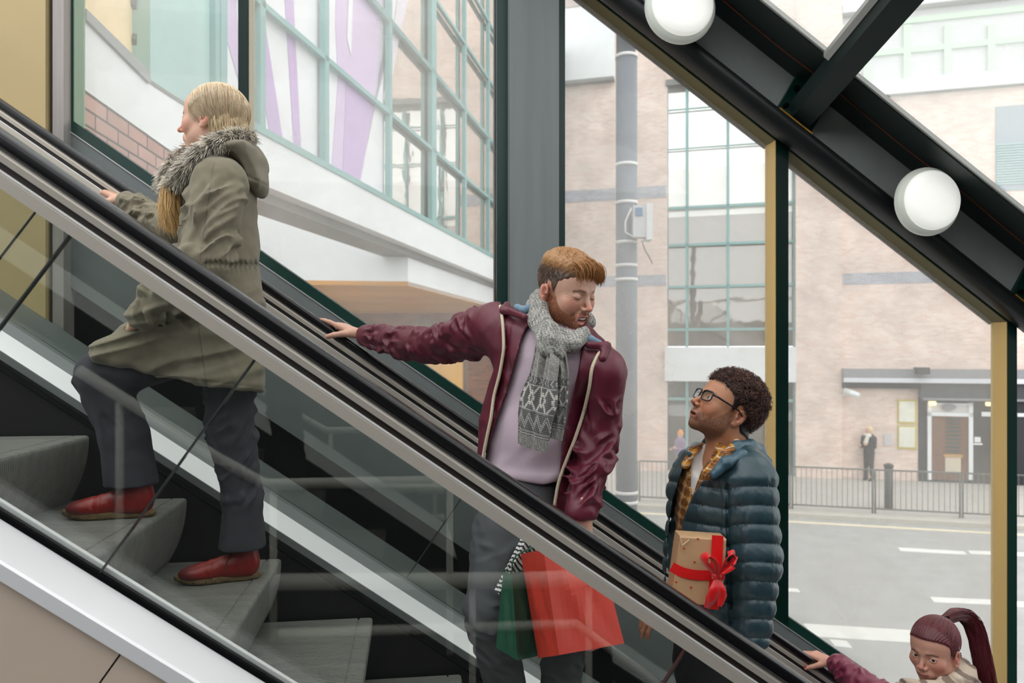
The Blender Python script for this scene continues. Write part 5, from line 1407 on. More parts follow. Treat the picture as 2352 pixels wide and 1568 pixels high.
def build_woman():
    skin = (218, 172, 148); W = 2.47
    root = person('blonde woman in a fur-collared olive parka and red boots climbing at the left', (P(500, 1300, W).x, P(500, 1300, W).y, tread_z(2)))
    o = dict(c=PV(487, 276, 2.47), f=(-1, .10, .02), up=(0.03, 0, 1), skin=skin, scale=.93, slit=1, eyeh=.0034, open=0, smile=.1, brow=(96, 70, 52), browa=1.0,
             blush=(214, 120, 100), lips=(176, 100, 92), nose=1.22, neck=((0, -.022, -.05), (0, -.05, -.17)), look=(0, 1, -.02))
    Vh, Qh, Ch, R, hs = make_head(o)
    SH = PV(505, 424, 2.28); EL = PV(470, 600, 2.19); WR = PV(330, 718, 2.29)
    SR = PV(480, 400, 2.66); ER = PV(395, 520, 2.80); WRR = PV(292, 466, 2.96)
    ch = PV(496, 420, W); wa = PV(508, 590, W); hp = PV(512, 715, W)
    hw = PV(285, 461, 2.975); rail = nrm(np.array(E(-1, 0, TAN)))
    h1 = hand_mesh(hw, PV(238, 436, 3.03)-hw, (-.1, .15, -1), -1, [(.5, 1.0, .8), (.6, 1.1, .8), (.7, 1.2, .8), (.8, 1.2, .8)], skin, .5, thumb=((.6, .7, -.45), (.2, .8, -.6)), wrist=.05, scale=.95)
    h2 = hand_mesh(PV(318, 732, 2.33), PV(296, 765, 2.43)-PV(318, 732, 2.33), (.5, .55, -.7), 1, [(.25, .3, .2)]*4, skin, .8, wrist=.05, scale=.93)
    KF = PV(232, 862, 2.46); AF = PV(305, 1095, 2.50); KB = PV(533, 1000, 2.52); AB = PV(562, 1245, 2.55)
    ub = under([(ch, hp, .07, .08), (SH, EL, .04, .034), (EL, WR, .034, .024), (SR, ER, .04, .034), (ER, hw, .030, .022), (SH, SR, .045, .045), (PV(490, 340, W), ch, .05, .06),
                (hp, KF, .05, .045), (KF, AF, .04, .03), (hp, KB, .05, .045), (KB, AB, .04, .03)], skin)
    V, Q, Cc = joinm([(Vh, Qh, Ch), h1, h2, ub]); raw('body', V, Q, M_skin, root, Cc)
    eyes(o, R, root)
    # ---- trousers
    tr = SDF()
    tr.cone(PV(500, 780, 2.50), KF, .085, .075, .03).cone(KF, PV(286, 1000, 2.49), .071, .070, .02).cone(PV(286, 1000, 2.49), PV(302, 1112, 2.5), .072, .080, .02)
    tr.cone(PV(520, 800, 2.52), KB, .088, .068, .03).cone(KB, PV(558, 1150, 2.54), .066, .060, .02).cone(PV(558, 1150, 2.54), PV(557, 1262, 2.55), .060, .076, .02)
    zf = float(PV(300, 1112, 2.5)[2]); zb = float(PV(557, 1257, 2.55)[2])
    tr.fn(lambda p: np.where(to_px(p)[:, 0] < 420, zf-p[:, 2]+.08*(to_px(p)[:, 0]-300)*.0014*0, zb-p[:, 2]), 'i', .004)
    tr.fn(limb_fold(KB, AB, .06, .009, -.2, .6, 3), 'd').fn(limb_fold(PV(520, 850, 2.52), KB, .07, .008, .3, 1.1, 9), 'd').fn(limb_fold(KF, AF, .08, .006, -.1, .5, 6), 'd').fn(lambda p: wr(p, 14, .002, 3), 'd')
    V, Q = tr.mesh(.0048); n = noise3(V.astype(f32), 12, 4)
    raw('trousers', V, Q, M_denim, root, np.tile(lin((64, 65, 71)), (len(V), 1))*(1+.12*n[:, None]))
    # ---- boots
    for (hx, hy, w, tx, ty, w2, k) in ((352, 1176, 2.50, 148, 1178, 2.49, 1), (594, 1318, 2.57, 405, 1330, 2.53, 2)):
        z = tread_z(k)
        def gnd(px, w_): u = UH(px, 0, w_)[0]; return np.array(E(u, w_, z))
        a = gnd(hx, w); b = gnd(tx, w2); shoe_parts(a+Z_*.002, b-a, root, float(np.linalg.norm(b-a)))
    # ---- parka
    n_ax = N_
    hem1, hem2 = [(150, 812), (330, 868), (470, 886), (640, 902)], None
    s = SDF()
    s.cone(ch, wa, .165, .150, .03, ax=A_, f=.74).cone(wa, hp, .150, .175, .03, ax=A_, f=.78)
    s.cone(PV(500, 400, 2.36), PV(498, 395, 2.58), .075, .075, .05)
    s.cone(hp, PV(520, 865, 2.49), .180, .185, .04, ax=A_, f=.80)
    s.cone(PV(450, 730, 2.47), PV(255, 815, 2.45), .120, .086, .05, ax=N_, f=1.15)
    s.cone(PV(420, 800, 2.48), PV(330, 850, 2.48), .13, .10, .05)
    s.cone(PV(490, 345, W), ch, .055, .10, .04)
    sil = arr([(384, 420), (398, 385), (425, 356), (470, 336), (520, 318), (600, 310), (612, 480), (602, 560), (596, 620), (606, 700), (603, 790), (603, 896), (560, 893), (500, 887), (420, 874), (350, 858), (300, 846), (255, 838), (212, 828), (205, 800), (225, 782), (262, 762), (300, 742),
               (330, 700), (370, 640), (384, 560), (388, 480), (384, 420)])
    s.fn(lambda p: sdist_poly(to_px(p), sil)*.0014, 'i', .02)
    s.cone(SH, EL, .082, .066, .03).cone(EL, WR, .066, .046, .03)
    s.cone(SR, ER, .075, .056, .03).cone(ER, WRR, .056, .042, .02)
    wz = float(wa[2])
    def details(p):
        q = to_px(p); x, y = q[:, 0], q[:, 1]
        d = np.zeros(len(p), f32)
        ey = 605+.02*(x-500)
        d += .006*np.exp(-((y-ey)/6)**2)*(x > 470)+.0025*np.sin(x*.55)*np.exp(-((y-ey)/16)**2)*(x > 470)   # drawn waist
        d += .0025*np.exp(-((y-(850+.11*(x-250)))/2.0)**2)*(y > 800)
        xs_ = 500-.12*(y-380)+.00035*(y-380)**2*0
        d += .0025*np.exp(-((x-(440+.14*(y-640)))/2.2)**2)*(y > 620)*(x < 520)
        d += .0022*np.exp(-((x-(492-.145*(y-370)))/2.0)**2)*(y > 375)*(y < 600)
        return d.astype(f32)
    s.fn(details, 'd')
    s.fn(limb_fold(SH, EL, .08, .019, .1, 1.0, 3), 'd').fn(limb_fold(EL, WR, .05, .016, 0, .95, 5), 'd').fn(limb_fold(ER, WRR, .05, .014, 0, .95, 15), 'd')
    s.fn(limb_fold(ch, wa, .09, .017, .1, 1.0, 8), 'd').fn(limb_fold(wa, hp, .10, .012, .1, 1.0, 12), 'd')
    def skirt(p):
        q = to_px(p); m = ss(q[:, 1], 640, 700); qq = np.stack([q[:, 0]*.0022, (q[:, 1]+q[:, 0]*.25)*.012, p[:, 1]*2], 1).astype(f32)
        nn = noise3(qq, 1.0, 31); return (-(1-np.abs(nn)*3).clip(-.5, 1)*.008*m).astype(f32)
    s.fn(skirt, 'd').fn(lambda p: wr(p, 10, .004, 8), 'd')
    V, Q = s.mesh(.0045); n = noise3(V.astype(f32), 16, 4); n2 = noise3(V.astype(f32), 150, 6)
    col = np.tile(lin((128, 121, 103)), (len(V), 1))*(1+.09*n[:, None]+.05*n2[:, None])
    d = details(V.astype(f32)); col *= (1-ss(d, .0008, .0024)*.35)[:, None]
    raw('parka', V, Q, M_cloth, root, np.clip(col, 0, 1))
    # hood hanging on the back
    s = SDF()
    s.cone(PV(490, 366, 2.45), PV(560, 352, 2.46), .052, .062, .03, ax=N_, f=3.3).cone(PV(560, 360, 2.47), PV(592, 425, 2.46), .058, .034, .03, ax=N_, f=2.8)
    s.cone(PV(452, 380, 2.44), PV(500, 366, 2.45), .036, .05, .03, ax=N_, f=3.4)
    hood = arr([(438, 392), (452, 362), (480, 340), (520, 326), (560, 318), (592, 340), (612, 366), (624, 398), (618, 440), (608, 470), (592, 468), (576, 440), (552, 410), (520, 392), (490, 384), (460, 388)])
    s.fn(lambda p: sdist_poly(to_px(p), hood)*.0014, 'i', .018)
    s.fn(lambda p: (.004*noise3(p, 9, 13)-.005*(1-np.abs(noise3(np.stack([(p@Z_)*2.0, (p@A_)*7, (p@N_)*3], 1).astype(f32), 1.0, 17))*3).clip(-.3, 1)+.002*np.exp(-((to_px(p)[:, 1]-(360+.5*(to_px(p)[:, 0]-480)))/2)**2)).astype(f32), 'd')
    V, Q = s.mesh(.004); n = noise3(V.astype(f32), 16, 4)
    raw('hood', V, Q, M_cloth, root, np.tile(lin((134, 127, 110)), (len(V), 1))*(1+.08*n[:, None]))
    # ---- fur collar
    path = [(574, 318, 2.50), (556, 314, 2.37), (520, 320, 2.30), (486, 334, 2.275), (458, 354, 2.27), (436, 378, 2.28), (418, 400, 2.31), (404, 420, 2.34), (393, 438, 2.37)]
    path2 = [(574, 318, 2.50), (540, 322, 2.60), (480, 335, 2.62), (430, 350, 2.56), (404, 372, 2.48), (388, 400, 2.43), (378, 432, 2.43)]
    r3 = np.random.default_rng(8); allS = []; allC = []
    base = SDF()
    for pth, cnt in ((path, 7000), (path2, 2200)):
        pp = np.array([PV(*q) for q in pth]); 
        for a, b in zip(pp[:-1], pp[1:]): base.cone(a, b, .020, .020, .01)
        t = r3.uniform(0, len(pp)-1.001, cnt); i = t.astype(int); fr2 = (t-i)[:, None]; c0 = pp[i]*(1-fr2)+pp[i+1]*fr2; tg = pp[i+1]-pp[i]; tg /= np.linalg.norm(tg, axis=1, keepdims=True)
        d = r3.normal(size=(cnt, 3)); d -= (d*tg).sum(1, keepdims=True)*tg; d /= np.linalg.norm(d, axis=1, keepdims=True)
        L_ = r3.uniform(.016, .036, cnt)[:, None]; clump = np.sin(t*23)[:, None]*.35
        dv = d*.8+tg*(.75+clump)+r3.normal(0, .18, (cnt, 3))+arr([0, 0, -.15]); dv /= np.linalg.norm(dv, axis=1, keepdims=True)
        st = c0+d*.015; S = np.stack([st, st+dv*L_*.35, st+dv*L_*.7+arr([-.001, 0, -.002]), st+dv*L_*1.0+arr([-.002, 0, -.006])], 1)
        band = np.clip(.40+1.1*np.sin(t*15.3+d[:, 2]*2.6+1.5*np.sin(t*5))+r3.normal(0, .2, cnt), 0, 1)[:, None]; far_ = (t/len(pp))[:, None]
        cA = lin((238, 228, 208))*(1-band)+lin((58, 48, 40))*band*1.0; tip = lin((250, 242, 226)); 
        C4 = np.stack([cA*.75, cA, cA*.6+tip*.4, tip*np.clip(1.1-band*.8, 0, 1)], 1); allS.append(S); allC.append(C4)
    S = np.concatenate(allS); C4 = np.concatenate(allC); sv = strands(S, .0015, C4)
    V, Q = base.mesh(.006); raw('fur_collar', *joinm([(V, Q, lin((110, 100, 86))), sv])[:2], M_hair, root, joinm([(V, Q, lin((110, 100, 86))), sv])[2])
    # ---- hair: smooth swept mass from parting, gathered into the collar, with a lock in front
    hv = SDF(); hv.ell((0, -.022, .036), (.082, .100, .090), 0); hv.ell((0, -.060, -.030), (.070, .058, .080), .03); hv.ell((0, -.065, -.085), (.055, .045, .06), .03)
    face = lambda p: smax(smax(p[:, 1]-(.030+.45*(p[:, 2]-.02)), -9+0*p[:, 0], .001), -1-p[:, 0]*0, .001)
    def cutf(p):   # removes hair in front of the ear and below the fringe line
        y, z = p[:, 1], p[:, 2]; line = np.interp(z, [-.2, -.06, -.03, -.005, .02, .05, .075, .12], [-.035, -.030, -.022, -.012, .028, .056, .074, .10])
        return (y-line)
    hv.fn(cutf, 'i', .008); hv.fn(lambda p: (.0016*np.sin(p[:, 1]*260+p[:, 2]*160+6*noise3(p, 6, 2))).astype(f32), 'd')
    hv.lo = arr([-.1, -.14, -.16]); hv.hi = arr([.1, .12, .14])
    V, Q = hv.mesh(.0026); n = noise3(V.astype(f32)*arr([1, 1, .3]), 90, 3)
    tint = lambda V_, n_: lin((234, 210, 172))*(1+.12*n_)[:, None]
    parts = [(xf(V, R, o['c']), Q, np.clip(tint(V, n), 0, 1))]
    cnt = 5200; r4 = r3
    th = r4.uniform(-math.pi, math.pi, cnt); el = np.arccos(r4.uniform(-.75, 1, cnt))
    d = np.stack([np.sin(el)*np.cos(th), np.sin(el)*np.sin(th), np.cos(el)], 1); p0 = arr([0, -.022, .036])+d*arr([.083, .101, .091])
    ok = (p0[:, 1] < np.interp(p0[:, 2], [-.2, -.06, -.03, -.005, .02, .05, .075, .12], [-.035, -.030, -.022, -.012, .026, .052, .070, .10]))
    p0 = p0[ok]; cc = arr([0, -.022, .030]); rad = arr([.0845, .1025, .0925])
    rr4 = r4.normal(0, .12, p0.shape)
    def flow(p, t):
        tgt = arr([0, -.075, -.10])-p; tgt[:, 0] += np.sign(p[:, 0])*.045
        v = tgt/np.linalg.norm(tgt, axis=1, keepdims=True)+rr4*.5; nn = (p-cc)/rad**2; nn /= np.linalg.norm(nn, axis=1, keepdims=True)
        v -= (v*nn).sum(1, keepdims=True)*nn*.97; return v/np.linalg.norm(v, axis=1, keepdims=True)
    S = ray_hair_strands(p0, flow, 11, .0125)
    inside = (((S-cc)/rad)**2).sum(2)**.5; up_ = S[..., 2] > -.03
    S = np.where((up_ & (inside < 1))[..., None], cc+(S-cc)/inside[..., None], S)
    hc = lin((240, 218, 184))*(1+r4.normal(0, .10, (len(p0), 1))); a = r4.uniform(size=len(p0)) < .25; hc[a] = lin((200, 164, 120)); b_ = r4.uniform(size=len(p0)) < .2; hc[b_] = lin((238, 222, 196))
    v, q, c = strands(S, .0009, np.clip(hc, 0, 1)); parts.append((xf(v, R, o['c']), q, c))
    low = np.where((V[:, 2] < .005) & (V[:, 1] < -.02))[0]; low = r4.choice(low, min(2600, len(low)), replace=False); q0 = V[low].astype(f32); eps = .002
    g = np.stack([hv.ev(q0+arr([eps*(i == 0), eps*(i == 1), eps*(i == 2)]))-hv.ev(q0) for i in range(3)], 1); g /= np.linalg.norm(g, axis=1, keepdims=True)+1e-9
    dv = arr([0, -.15, -1.0])+r4.normal(0, .1, q0.shape); dv = dv-(dv*g).sum(1, keepdims=True)*g*.9; dv /= np.linalg.norm(dv, axis=1, keepdims=True)
    S = np.stack([q0+g*(.0022-.0008*abs(j-2))+dv*.013*(j-1) for j in range(6)], 1); hc = lin((236, 212, 174))*(1+r4.normal(0, .14, (len(q0), 1))); v, q, c = strands(S, .0011, np.clip(hc, 0, 1)); parts.append((xf(v, R, o['c']), q, c))
    # lock hanging in front of the coat
    m_ = 1300; t0 = r4.normal(0, 1, (m_, 3))*arr([.0085, .010, .006]); lk = [PV(398, 415, 2.37), PV(392, 445, 2.35), PV(390, 475, 2.345), PV(395, 500, 2.35), PV(398, 520, 2.355)]
    S = np.stack([lk[j]+t0*(1.1+.12*j)*np.array([1, 1, 1])+(r4.normal(0, .0015*j, (m_, 3))) for j in range(5)], 1)
    S[:, 4] -= Z_*r4.uniform(-.01, .012, (m_, 1)); hc = lin((222, 182, 118))*(1+r4.normal(0, .16, (m_, 1))); v, q, c = strands(S, .0011, np.clip(hc, 0, 1)); parts.append((v, q, c))
    V, Q, Cc = joinm(parts); raw('hair', V, Q, M_hair, root, Cc)
    sd = SDF(); 
    pts = [surf(hs, 0, 0, 0, 0)] if False else None
    tg = MB(); c1 = PV(423, 470, 2.335)
    tg.tube([c1, c1-Z_*.02], .004, 8); tg.tube([c1-Z_*.03, c1-Z_*.042], .004, 8); tg.build('toggle', mat('brass', (190, 150, 70), rough=.3, metal=.8), root)
build_woman()
# ================================================================== curly-haired man in the teal padded jacket
def strip(mb, pts, wdir, width, th=.0010, widths=None, sm_=False):
    pts = np.array(pts, float); n = len(pts); wd = nrm(wdir)
    W_ = widths if widths is not None else [width]*n
    T = np.gradient(pts, axis=0); T /= np.linalg.norm(T, axis=1, keepdims=True)+1e-9
    rings = []
    for i in range(n):
        w_ = wd-T[i]*(wd@T[i]); w_ = w_/(np.linalg.norm(w_)+1e-9); nn = np.cross(T[i], w_)
        a = pts[i]-w_*W_[i]/2; b = pts[i]+w_*W_[i]/2
        rings.append([Vector(a-nn*th), Vector(pts[i]-nn*th*1.6), Vector(b-nn*th), Vector(b+nn*th), Vector(pts[i]+nn*th*1.6), Vector(a+nn*th)])
    mb.loft(rings, True, True, sm_); return mb
def smooth_path(pts, n=24, it=4):
    P2 = np.array(pts, float); t = np.linspace(0, len(P2)-1, n); P2 = np.stack([np.interp(t, np.arange(len(pts)), P2[:, i]) for i in range(3)], 1)
    for _ in range(it): P2[1:-1] = (P2[:-2]+P2[2:]+2*P2[1:-1])/4
    return P2
def plaid(x, y):
    """yellow, navy and cream check from two pixel-free surface coordinates in metres"""
    base = lin((206, 140, 40)); nav = lin((36, 34, 46)); cr_ = lin((226, 206, 176))
    fx = (x/.036) % 1; fy = (y/.036) % 1
    c = np.tile(base, (len(x), 1)); mx_ = (fx < .42)[:, None]*.62; my_ = (fy < .42)[:, None]*.62
    c = c*(1-mx_)+nav*mx_; c = c*(1-my_)+nav*my_
    l = ((np.abs(fx-.70) < .05) | (np.abs(fy-.70) < .05))[:, None]; c = np.where(l, cr_*.8+c*.2, c)
    l = ((np.abs(fx-.20) < .03) | (np.abs(fy-.20) < .03))[:, None]; return np.where(l, lin((176, 110, 60)), c)
def build_curly():
    skin = (196, 140, 108)
    base = P(1655, 1250, 2.28)
    root = person('curly-haired man with black glasses in a padded teal jacket looking up at the bearded man', (base.x, base.y, tread_z(7)))
    root.location.z = tread_z(7)
    o = dict(c=PV(1668, 938, 2.25), f=(-.845, -.20, .49), up=(.49, .04, .87), skin=skin, scale=1.0, slit=1, eyeh=.0036, open=.0012, smile=.3, beard=((58, 42, 34), .62),
             brow=(40, 30, 26), blush=(190, 112, 84), lips=(176, 108, 98), scalp=(38, 28, 26), nose=1.0, look=(0, 1, .15), iris=(60, 42, 30),
             neck=((0, -.025, -.045), (.0, -.085, -.12)))
    R0 = frame(o['f'], o['up']); tl = lambda q: tuple((R0.T@(np.array(q)-o['c'])).tolist())
    def addneck(s):
        a, b, c = tl(PV(1662, 985, 2.26)), tl(PV(1652, 1070, 2.27)), tl(PV(1632, 1130, 2.29))
        s.cone(a, b, .050, .052, .03); s.cone(b, c, .052, .075, .03)
    o['extra'] = addneck; o['neck'] = ((0, -.03, -.03), (0, -.05, -.06))
    Vh, Qh, Ch, R, hs = make_head(o)
    fr_ = nrm(-A_*.90-N_*.42); lat = nrm(np.cross(fr_, Z_))      # his right points away
    CH = PV(1648, 1130, 2.27); WA = PV(1640, 1300, 2.27); HP = PV(1640, 1470, 2.28)
    SL = PV(1722, 1110, 2.12); EL = PV(1735, 1285, 2.10); WL = PV(1722, 1450, 2.10)
    SR = PV(1590, 1100, 2.42); ER = PV(1580, 1290, 2.46); WRR = PV(1560, 1372, 2.40)
    h1 = hand_mesh(PV(1545, 1385, 2.385), PV(1490, 1418, 2.37)-PV(1545, 1385, 2.39), (.2, .3, -1), -1, [(.35, .5, .3)]*4, skin, .7, wrist=.05)
    ub = under([(CH, WA, .075, .075), (WA, HP, .075, .08), (SL, EL, .04, .034), (EL, WL, .034, .026), (SR, ER, .04, .034), (ER, WRR, .032, .024), (SL, SR, .045, .045),
                (PV(1640, 1115, 2.28), CH, .05, .06)], skin)
    V, Q, Cc = joinm([(Vh, Qh, Ch), h1, ub]); raw('body', V, Q, M_skin, root, Cc)
    eyes(o, R, root)
    # glasses
    LP = lambda q: Vector(xf(np.array([q], float), R, o['c'])[0])
    gm = MB(); lens = MB()
    for m in (-1, 1):
        pts = []
        for j in range(33):
            a = 2*math.pi*j/32; ca, sa = math.cos(a), math.sin(a); rr = 1/(abs(ca)**4+abs(sa)**4)**.25
            x = m*.034+.025*ca*rr; z = -.001+.0165*sa*rr*(1.0 if sa > 0 else .95); pts.append((x, .1015-abs(x)*.16, z))
        gm.tube([LP(q) for q in pts], [.0022+.0010*(q[2] > .008) for q in pts], 6)
        lens.poly_ex([LP(q) for q in pts[:-1]], (LP((0, .001, 0))-LP((0, 0, 0))))
        gm.tube([LP(q) for q in ((m*.060, .092, .008), (m*.070, .080, .008), (m*.079, .04, .006), (m*.084, .004, .004), (m*.082, -.018, -.006))], [.0034, .0034, .0030, .0026, .002], 6)
    gm.tube([LP(q) for q in ((-.010, .100, .004), (0, .103, .006), (.010, .100, .004))], .002, 6)
    gl = gm.build('glasses', mat('glasses_black', (12, 12, 14), rough=.2), root)
    lens.build('lenses', glass_mat('lens_glass', tint=(.94, .96, .98)), gl)
    # teeth hint and hair
    def thick(p):
        y, z = p[:, 1], p[:, 2]; m = ss(z-hairline(y, -.004), -.003, .016)*(1-((np.abs(p[:, 0]) > .068) & (y > -.034) & (y < .006) & (z < .008)))
        top = ss(z-.15*(-y-.02), .030, .062); return np.where(m > 0, -.004+m*(.0065+.004*top), -.006)
    cap = SDF(); cap.fn(lambda p: hs.ev(p)-thick(p)-.0035*noise3(p, 45, 2)*ss(p[:, 2], .02, .05), 'u'); cap.lo = arr([-.12, -.15, -.08]); cap.hi = arr([.12, .13, .16])
    V, Q = cap.mesh(.003); keep = thick(V.astype(f32)) > -.003; okf = keep[Q].all(1)
    n = noise3(V.astype(f32), 80, 6); col = lin((34, 25, 23))*(1+.25*n[:, None])
    r2 = np.random.default_rng(15); cnt = 5200
    th = r2.uniform(0, 2*math.pi, cnt); el = np.arccos(r2.uniform(-.62, 1, cnt)); d = np.stack([np.sin(el)*np.cos(th), np.sin(el)*np.sin(th), np.cos(el)], 1)
    p0 = arr([0, -.014, .036])+d*arr([.075, .099, .087])
    lim = np.interp(p0[:, 1], [-.12, -.07, -.03, 0, .03, .06, .1], [-.028, -.010, .020, .046, .060, .072, .078])
    ok = p0[:, 2] > lim-.012; p0 = p0[ok]; d = d[ok]; n_ = len(p0); K = 26
    outw = nrm_rows(d*arr([1, 1, 1.1])+r2.normal(0, .33, (n_, 3)))+0
    a = nrm_rows(np.cross(outw, r2.normal(size=(n_, 3)))); b = np.cross(outw, a)
    Lh = r2.uniform(.020, .044, n_)*(.62+.38*ss(p0[:, 2], .03, .1)); Rr = r2.uniform(.0040, .0075, n_); turns = r2.uniform(1.2, 2.4, n_); ph = r2.uniform(0, 6.28, n_)
    t = np.linspace(0, 1, K)[None]; ang = (ph[:, None]+turns[:, None]*t*6.283); grow = np.minimum(t*3, 1)
    S = p0[:, None]+outw[:, None]*(Lh[:, None]*t*(1-.25*t))[..., None]+(a[:, None]*np.cos(ang)[..., None]+b[:, None]*np.sin(ang)[..., None])*(Rr[:, None]*grow)[..., None]
    S[..., 2] -= (.010*t**2)*1.0
    hc = lin((64, 42, 36))*(1+r2.normal(0, .25, (n_, 1))); hi = r2.uniform(size=n_) < .35; hc[hi] = lin((118, 78, 62))*(1+r2.normal(0, .15, (hi.sum(), 1)))
    sv = strands(S.astype(f32), r2.uniform(.0009, .0017, n_), np.clip(hc, 0, 1))
    V2, Q2, C2 = joinm([(V, Q[okf], np.clip(col, 0, 1)), sv]); raw('hair', xf(V2, R, o['c']), Q2, M_hair, root, C2)
    # white tee and plaid shirt
    def torso(g, gd=.80):
        s = SDF(); s.cone(CH, WA, .150+g, .145+g, .03, ax=fr_, f=gd); s.cone(WA, HP, .145+g, .150+g, .03, ax=fr_, f=gd)
        s.cone(SL*.8+SR*.2, SR*.8+SL*.2, .06+g, .06+g, .05); s.cone(PV(1640, 1045, 2.25), CH, .060+g, .11+g, .05); return s
    te = torso(-.016); te.fn(lambda p: -(p[:, 2]-float(PV(1600, 1522, 2.2)[2])), 'i', .01)
    te.fn(lambda p: .080-np.linalg.norm(p-arr(PV(1622, 1040, 2.20)), axis=1), 'i', .01)
    V, Q = te.mesh(.005); raw('tee', V, Q, M_cloth, root, np.tile(lin((236, 234, 232)), (len(V), 1)))
    polyS = [(1570, 960), (1640, 1000), (1622, 1050), (1600, 1075), (1592, 1110), (1578, 1150), (1584, 1105), (1590, 1060), (1560, 1040)]
    sh = torso(-.006); sh.fn(lambda p: -(p[:, 2]-float(PV(1600, 1476, 2.2)[2])), 'i', .01); sh.fn(lambda p: wr(p, 14, .006, 5), 'd')
    sh.fn(poly_cut([(1606, 980), (1650, 1010), (1632, 1050), (1612, 1078), (1600, 1110), (1590, 1142), (1586, 1110), (1588, 1070), (1590, 1040)], fr_, CH, -.05, .00135), 's', .004)
    # collar wings
    for a_, b_, r_ in ((PV(1622, 1092, 2.115), PV(1660, 1048, 2.125), .016), (PV(1660, 1048, 2.125), PV(1692, 1018, 2.19), .015), (PV(1574, 1068, 2.235), PV(1592, 1034, 2.26), .013), (PV(1592, 1034, 2.26), PV(1612, 1024, 2.30), .012)): sh.cone(a_, b_, r_, r_, .008)
    V, Q = sh.mesh(.0036); cx_ = (V@lat)*1.0+.25*V[:, 2]; cy_ = V[:, 2]-.25*(V@lat)
    raw('plaid_shirt', V, Q, M_cloth, root, plaid(cx_, cy_))
    # padded jacket
    outer = torso(.020, .84); 
    outer.cone(PV(1660, 1040, 2.27), PV(1700, 1085, 2.2), .075, .085, .04)
    outer.cone(PV(1722, 1098, 2.13), EL, .078, .074, .04).cone(EL, WL, .074, .060, .02).cone(SR, ER, .075, .068, .03).cone(ER, WRR, .066, .05, .02)
    zh = float(PV(1640, 1470, 2.2)[2])
    def quilt(p):
        q = to_px(p); x, y = q[:, 0], q[:, 1]
        arm = x > 1668
        yy = np.where(arm, y+.03*(x-1725)+6*np.cos((x-1725)/40), y-.16*(x-1600)+8)
        ph = ((yy-1122)/43.5) % 1; b = np.sqrt(np.clip(np.sin(ph*math.pi), 0, 1))
        pk = noise3(np.stack([x*.035, y*.006, x*0], 1).astype(f32), 1.0, 5)
        low = ss(y, 1070, 1100)
        seam = np.exp(-((x-(1672+.02*(y-1200)))/4)**2)*(y < 1400)*(y > 1110)
        v = (.011*b-.006)*low + .003*pk*b*low + .0012*noise3(p, 40, 9) - .010*seam
        sh2 = np.exp(-((ph-.02)/.06)**2)+np.exp(-((ph-1.0)/.06)**2); v = v+.0018*np.sin(x*.9+3*pk)*sh2*low
        return v.astype(f32)
    cen = (CH+WA)/2
    polyO = [(1560, 900), (1520, 1000), (1592, 1040), (1572, 1064), (1560, 1100), (1545, 1150), (1538, 1200), (1532, 1260), (1530, 1320), (1528, 1440), (1530, 1560), (1600, 1560), (1590, 1440), (1572, 1330), (1562, 1240), (1570, 1190), (1590, 1140), (1614, 1104), (1640, 1080), (1668, 1050), (1700, 1020), (1690, 960)]
    cut = poly_cut(polyO, fr_, cen, -.02, .00135)
    jk = SDF(); jk.fn(lambda p: smax(outer.ev(p)-quilt(p), -cut(p), .006), 'u')
    jk.fn(lambda p: np.linalg.norm((p-arr(PV(1645, 1015, 2.25)))*arr([1, 1, .9]), axis=1)-.082, 's', .012)
    jk.fn(lambda p: zh-p[:, 2]+.0*p[:, 0], 'i', .012); jk.lo, jk.hi = outer.lo-.02, outer.hi+.02
    V, Q = jk.mesh(.004); n = noise3(V.astype(f32), 20, 3)
    raw('padded_jacket', V, Q, mat('teal_nylon', rough=.36, attr=True, bump=.05, bscale=250, spec=.55), root, np.tile(lin((44, 68, 76)), (len(V), 1))*(1+.07*n[:, None]))
    # hood rolled at the neck
    s = SDF()
    hp_ = [(1640, 1090, 2.10), (1668, 1062, 2.10), (1704, 1046, 2.13), (1738, 1050, 2.19), (1752, 1062, 2.28), (1740, 1050, 2.38)]
    for a_, b_ in zip(hp_[:-1], hp_[1:]): s.cone(PV(*a_), PV(*b_), .014, .018, .015)
    hp2 = [(1690, 1026, 2.17), (1722, 1024, 2.22), (1742, 1034, 2.30), (1722, 1026, 2.38), (1660, 1030, 2.42), (1600, 1030, 2.42), (1575, 1048, 2.36), (1560, 1070, 2.32)]
    for a_, b_ in zip(hp2[:-1], hp2[1:]): s.cone(PV(*a_), PV(*b_), .020, .020, .015)
    s.cone(PV(1752, 1066, 2.28), PV(1770, 1110, 2.24), .03, .022, .02)
    s.fn(lambda p: (.004*noise3(p, 14, 13)+.0015*noise3(p, 50, 14)).astype(f32), 'd')
    V, Q = s.mesh(.0038); raw('hood', V, Q, MATS['teal_nylon'], root, np.tile(lin((62, 92, 106)), (len(V), 1)))
    # trousers and shoes
    tr = SDF(); AN1 = PV(1640, 1990, 2.34); AN2 = PV(1700, 2000, 2.2)
    zt = tread_z(7)
    b = np.array([root.location.x, root.location.y, zt])
    F1 = b+N_*.10-A_*.02+Z_*.09; F2 = b-N_*.09+A_*.02+Z_*.09
    tr.cone(HP-Z_*.02, HP-Z_*.09, .14, .145, .03, ax=fr_, f=.8)
    for FF, sg in ((F1, .075), (F2, -.075)):
        kn = (HP-Z_*.1+N_*sg)*.48+FF*.52+fr_*.03; tr.cone(HP-Z_*.11+N_*sg, kn, .09, .068, .03).cone(kn, FF, .068, .05, .02)
    tr.fn(lambda p: wr(p, 14, .003, 3), 'd'); V, Q = tr.mesh(.007); raw('trousers', V, Q, M_denim, root, np.tile(lin((30, 30, 34)), (len(V), 1)))
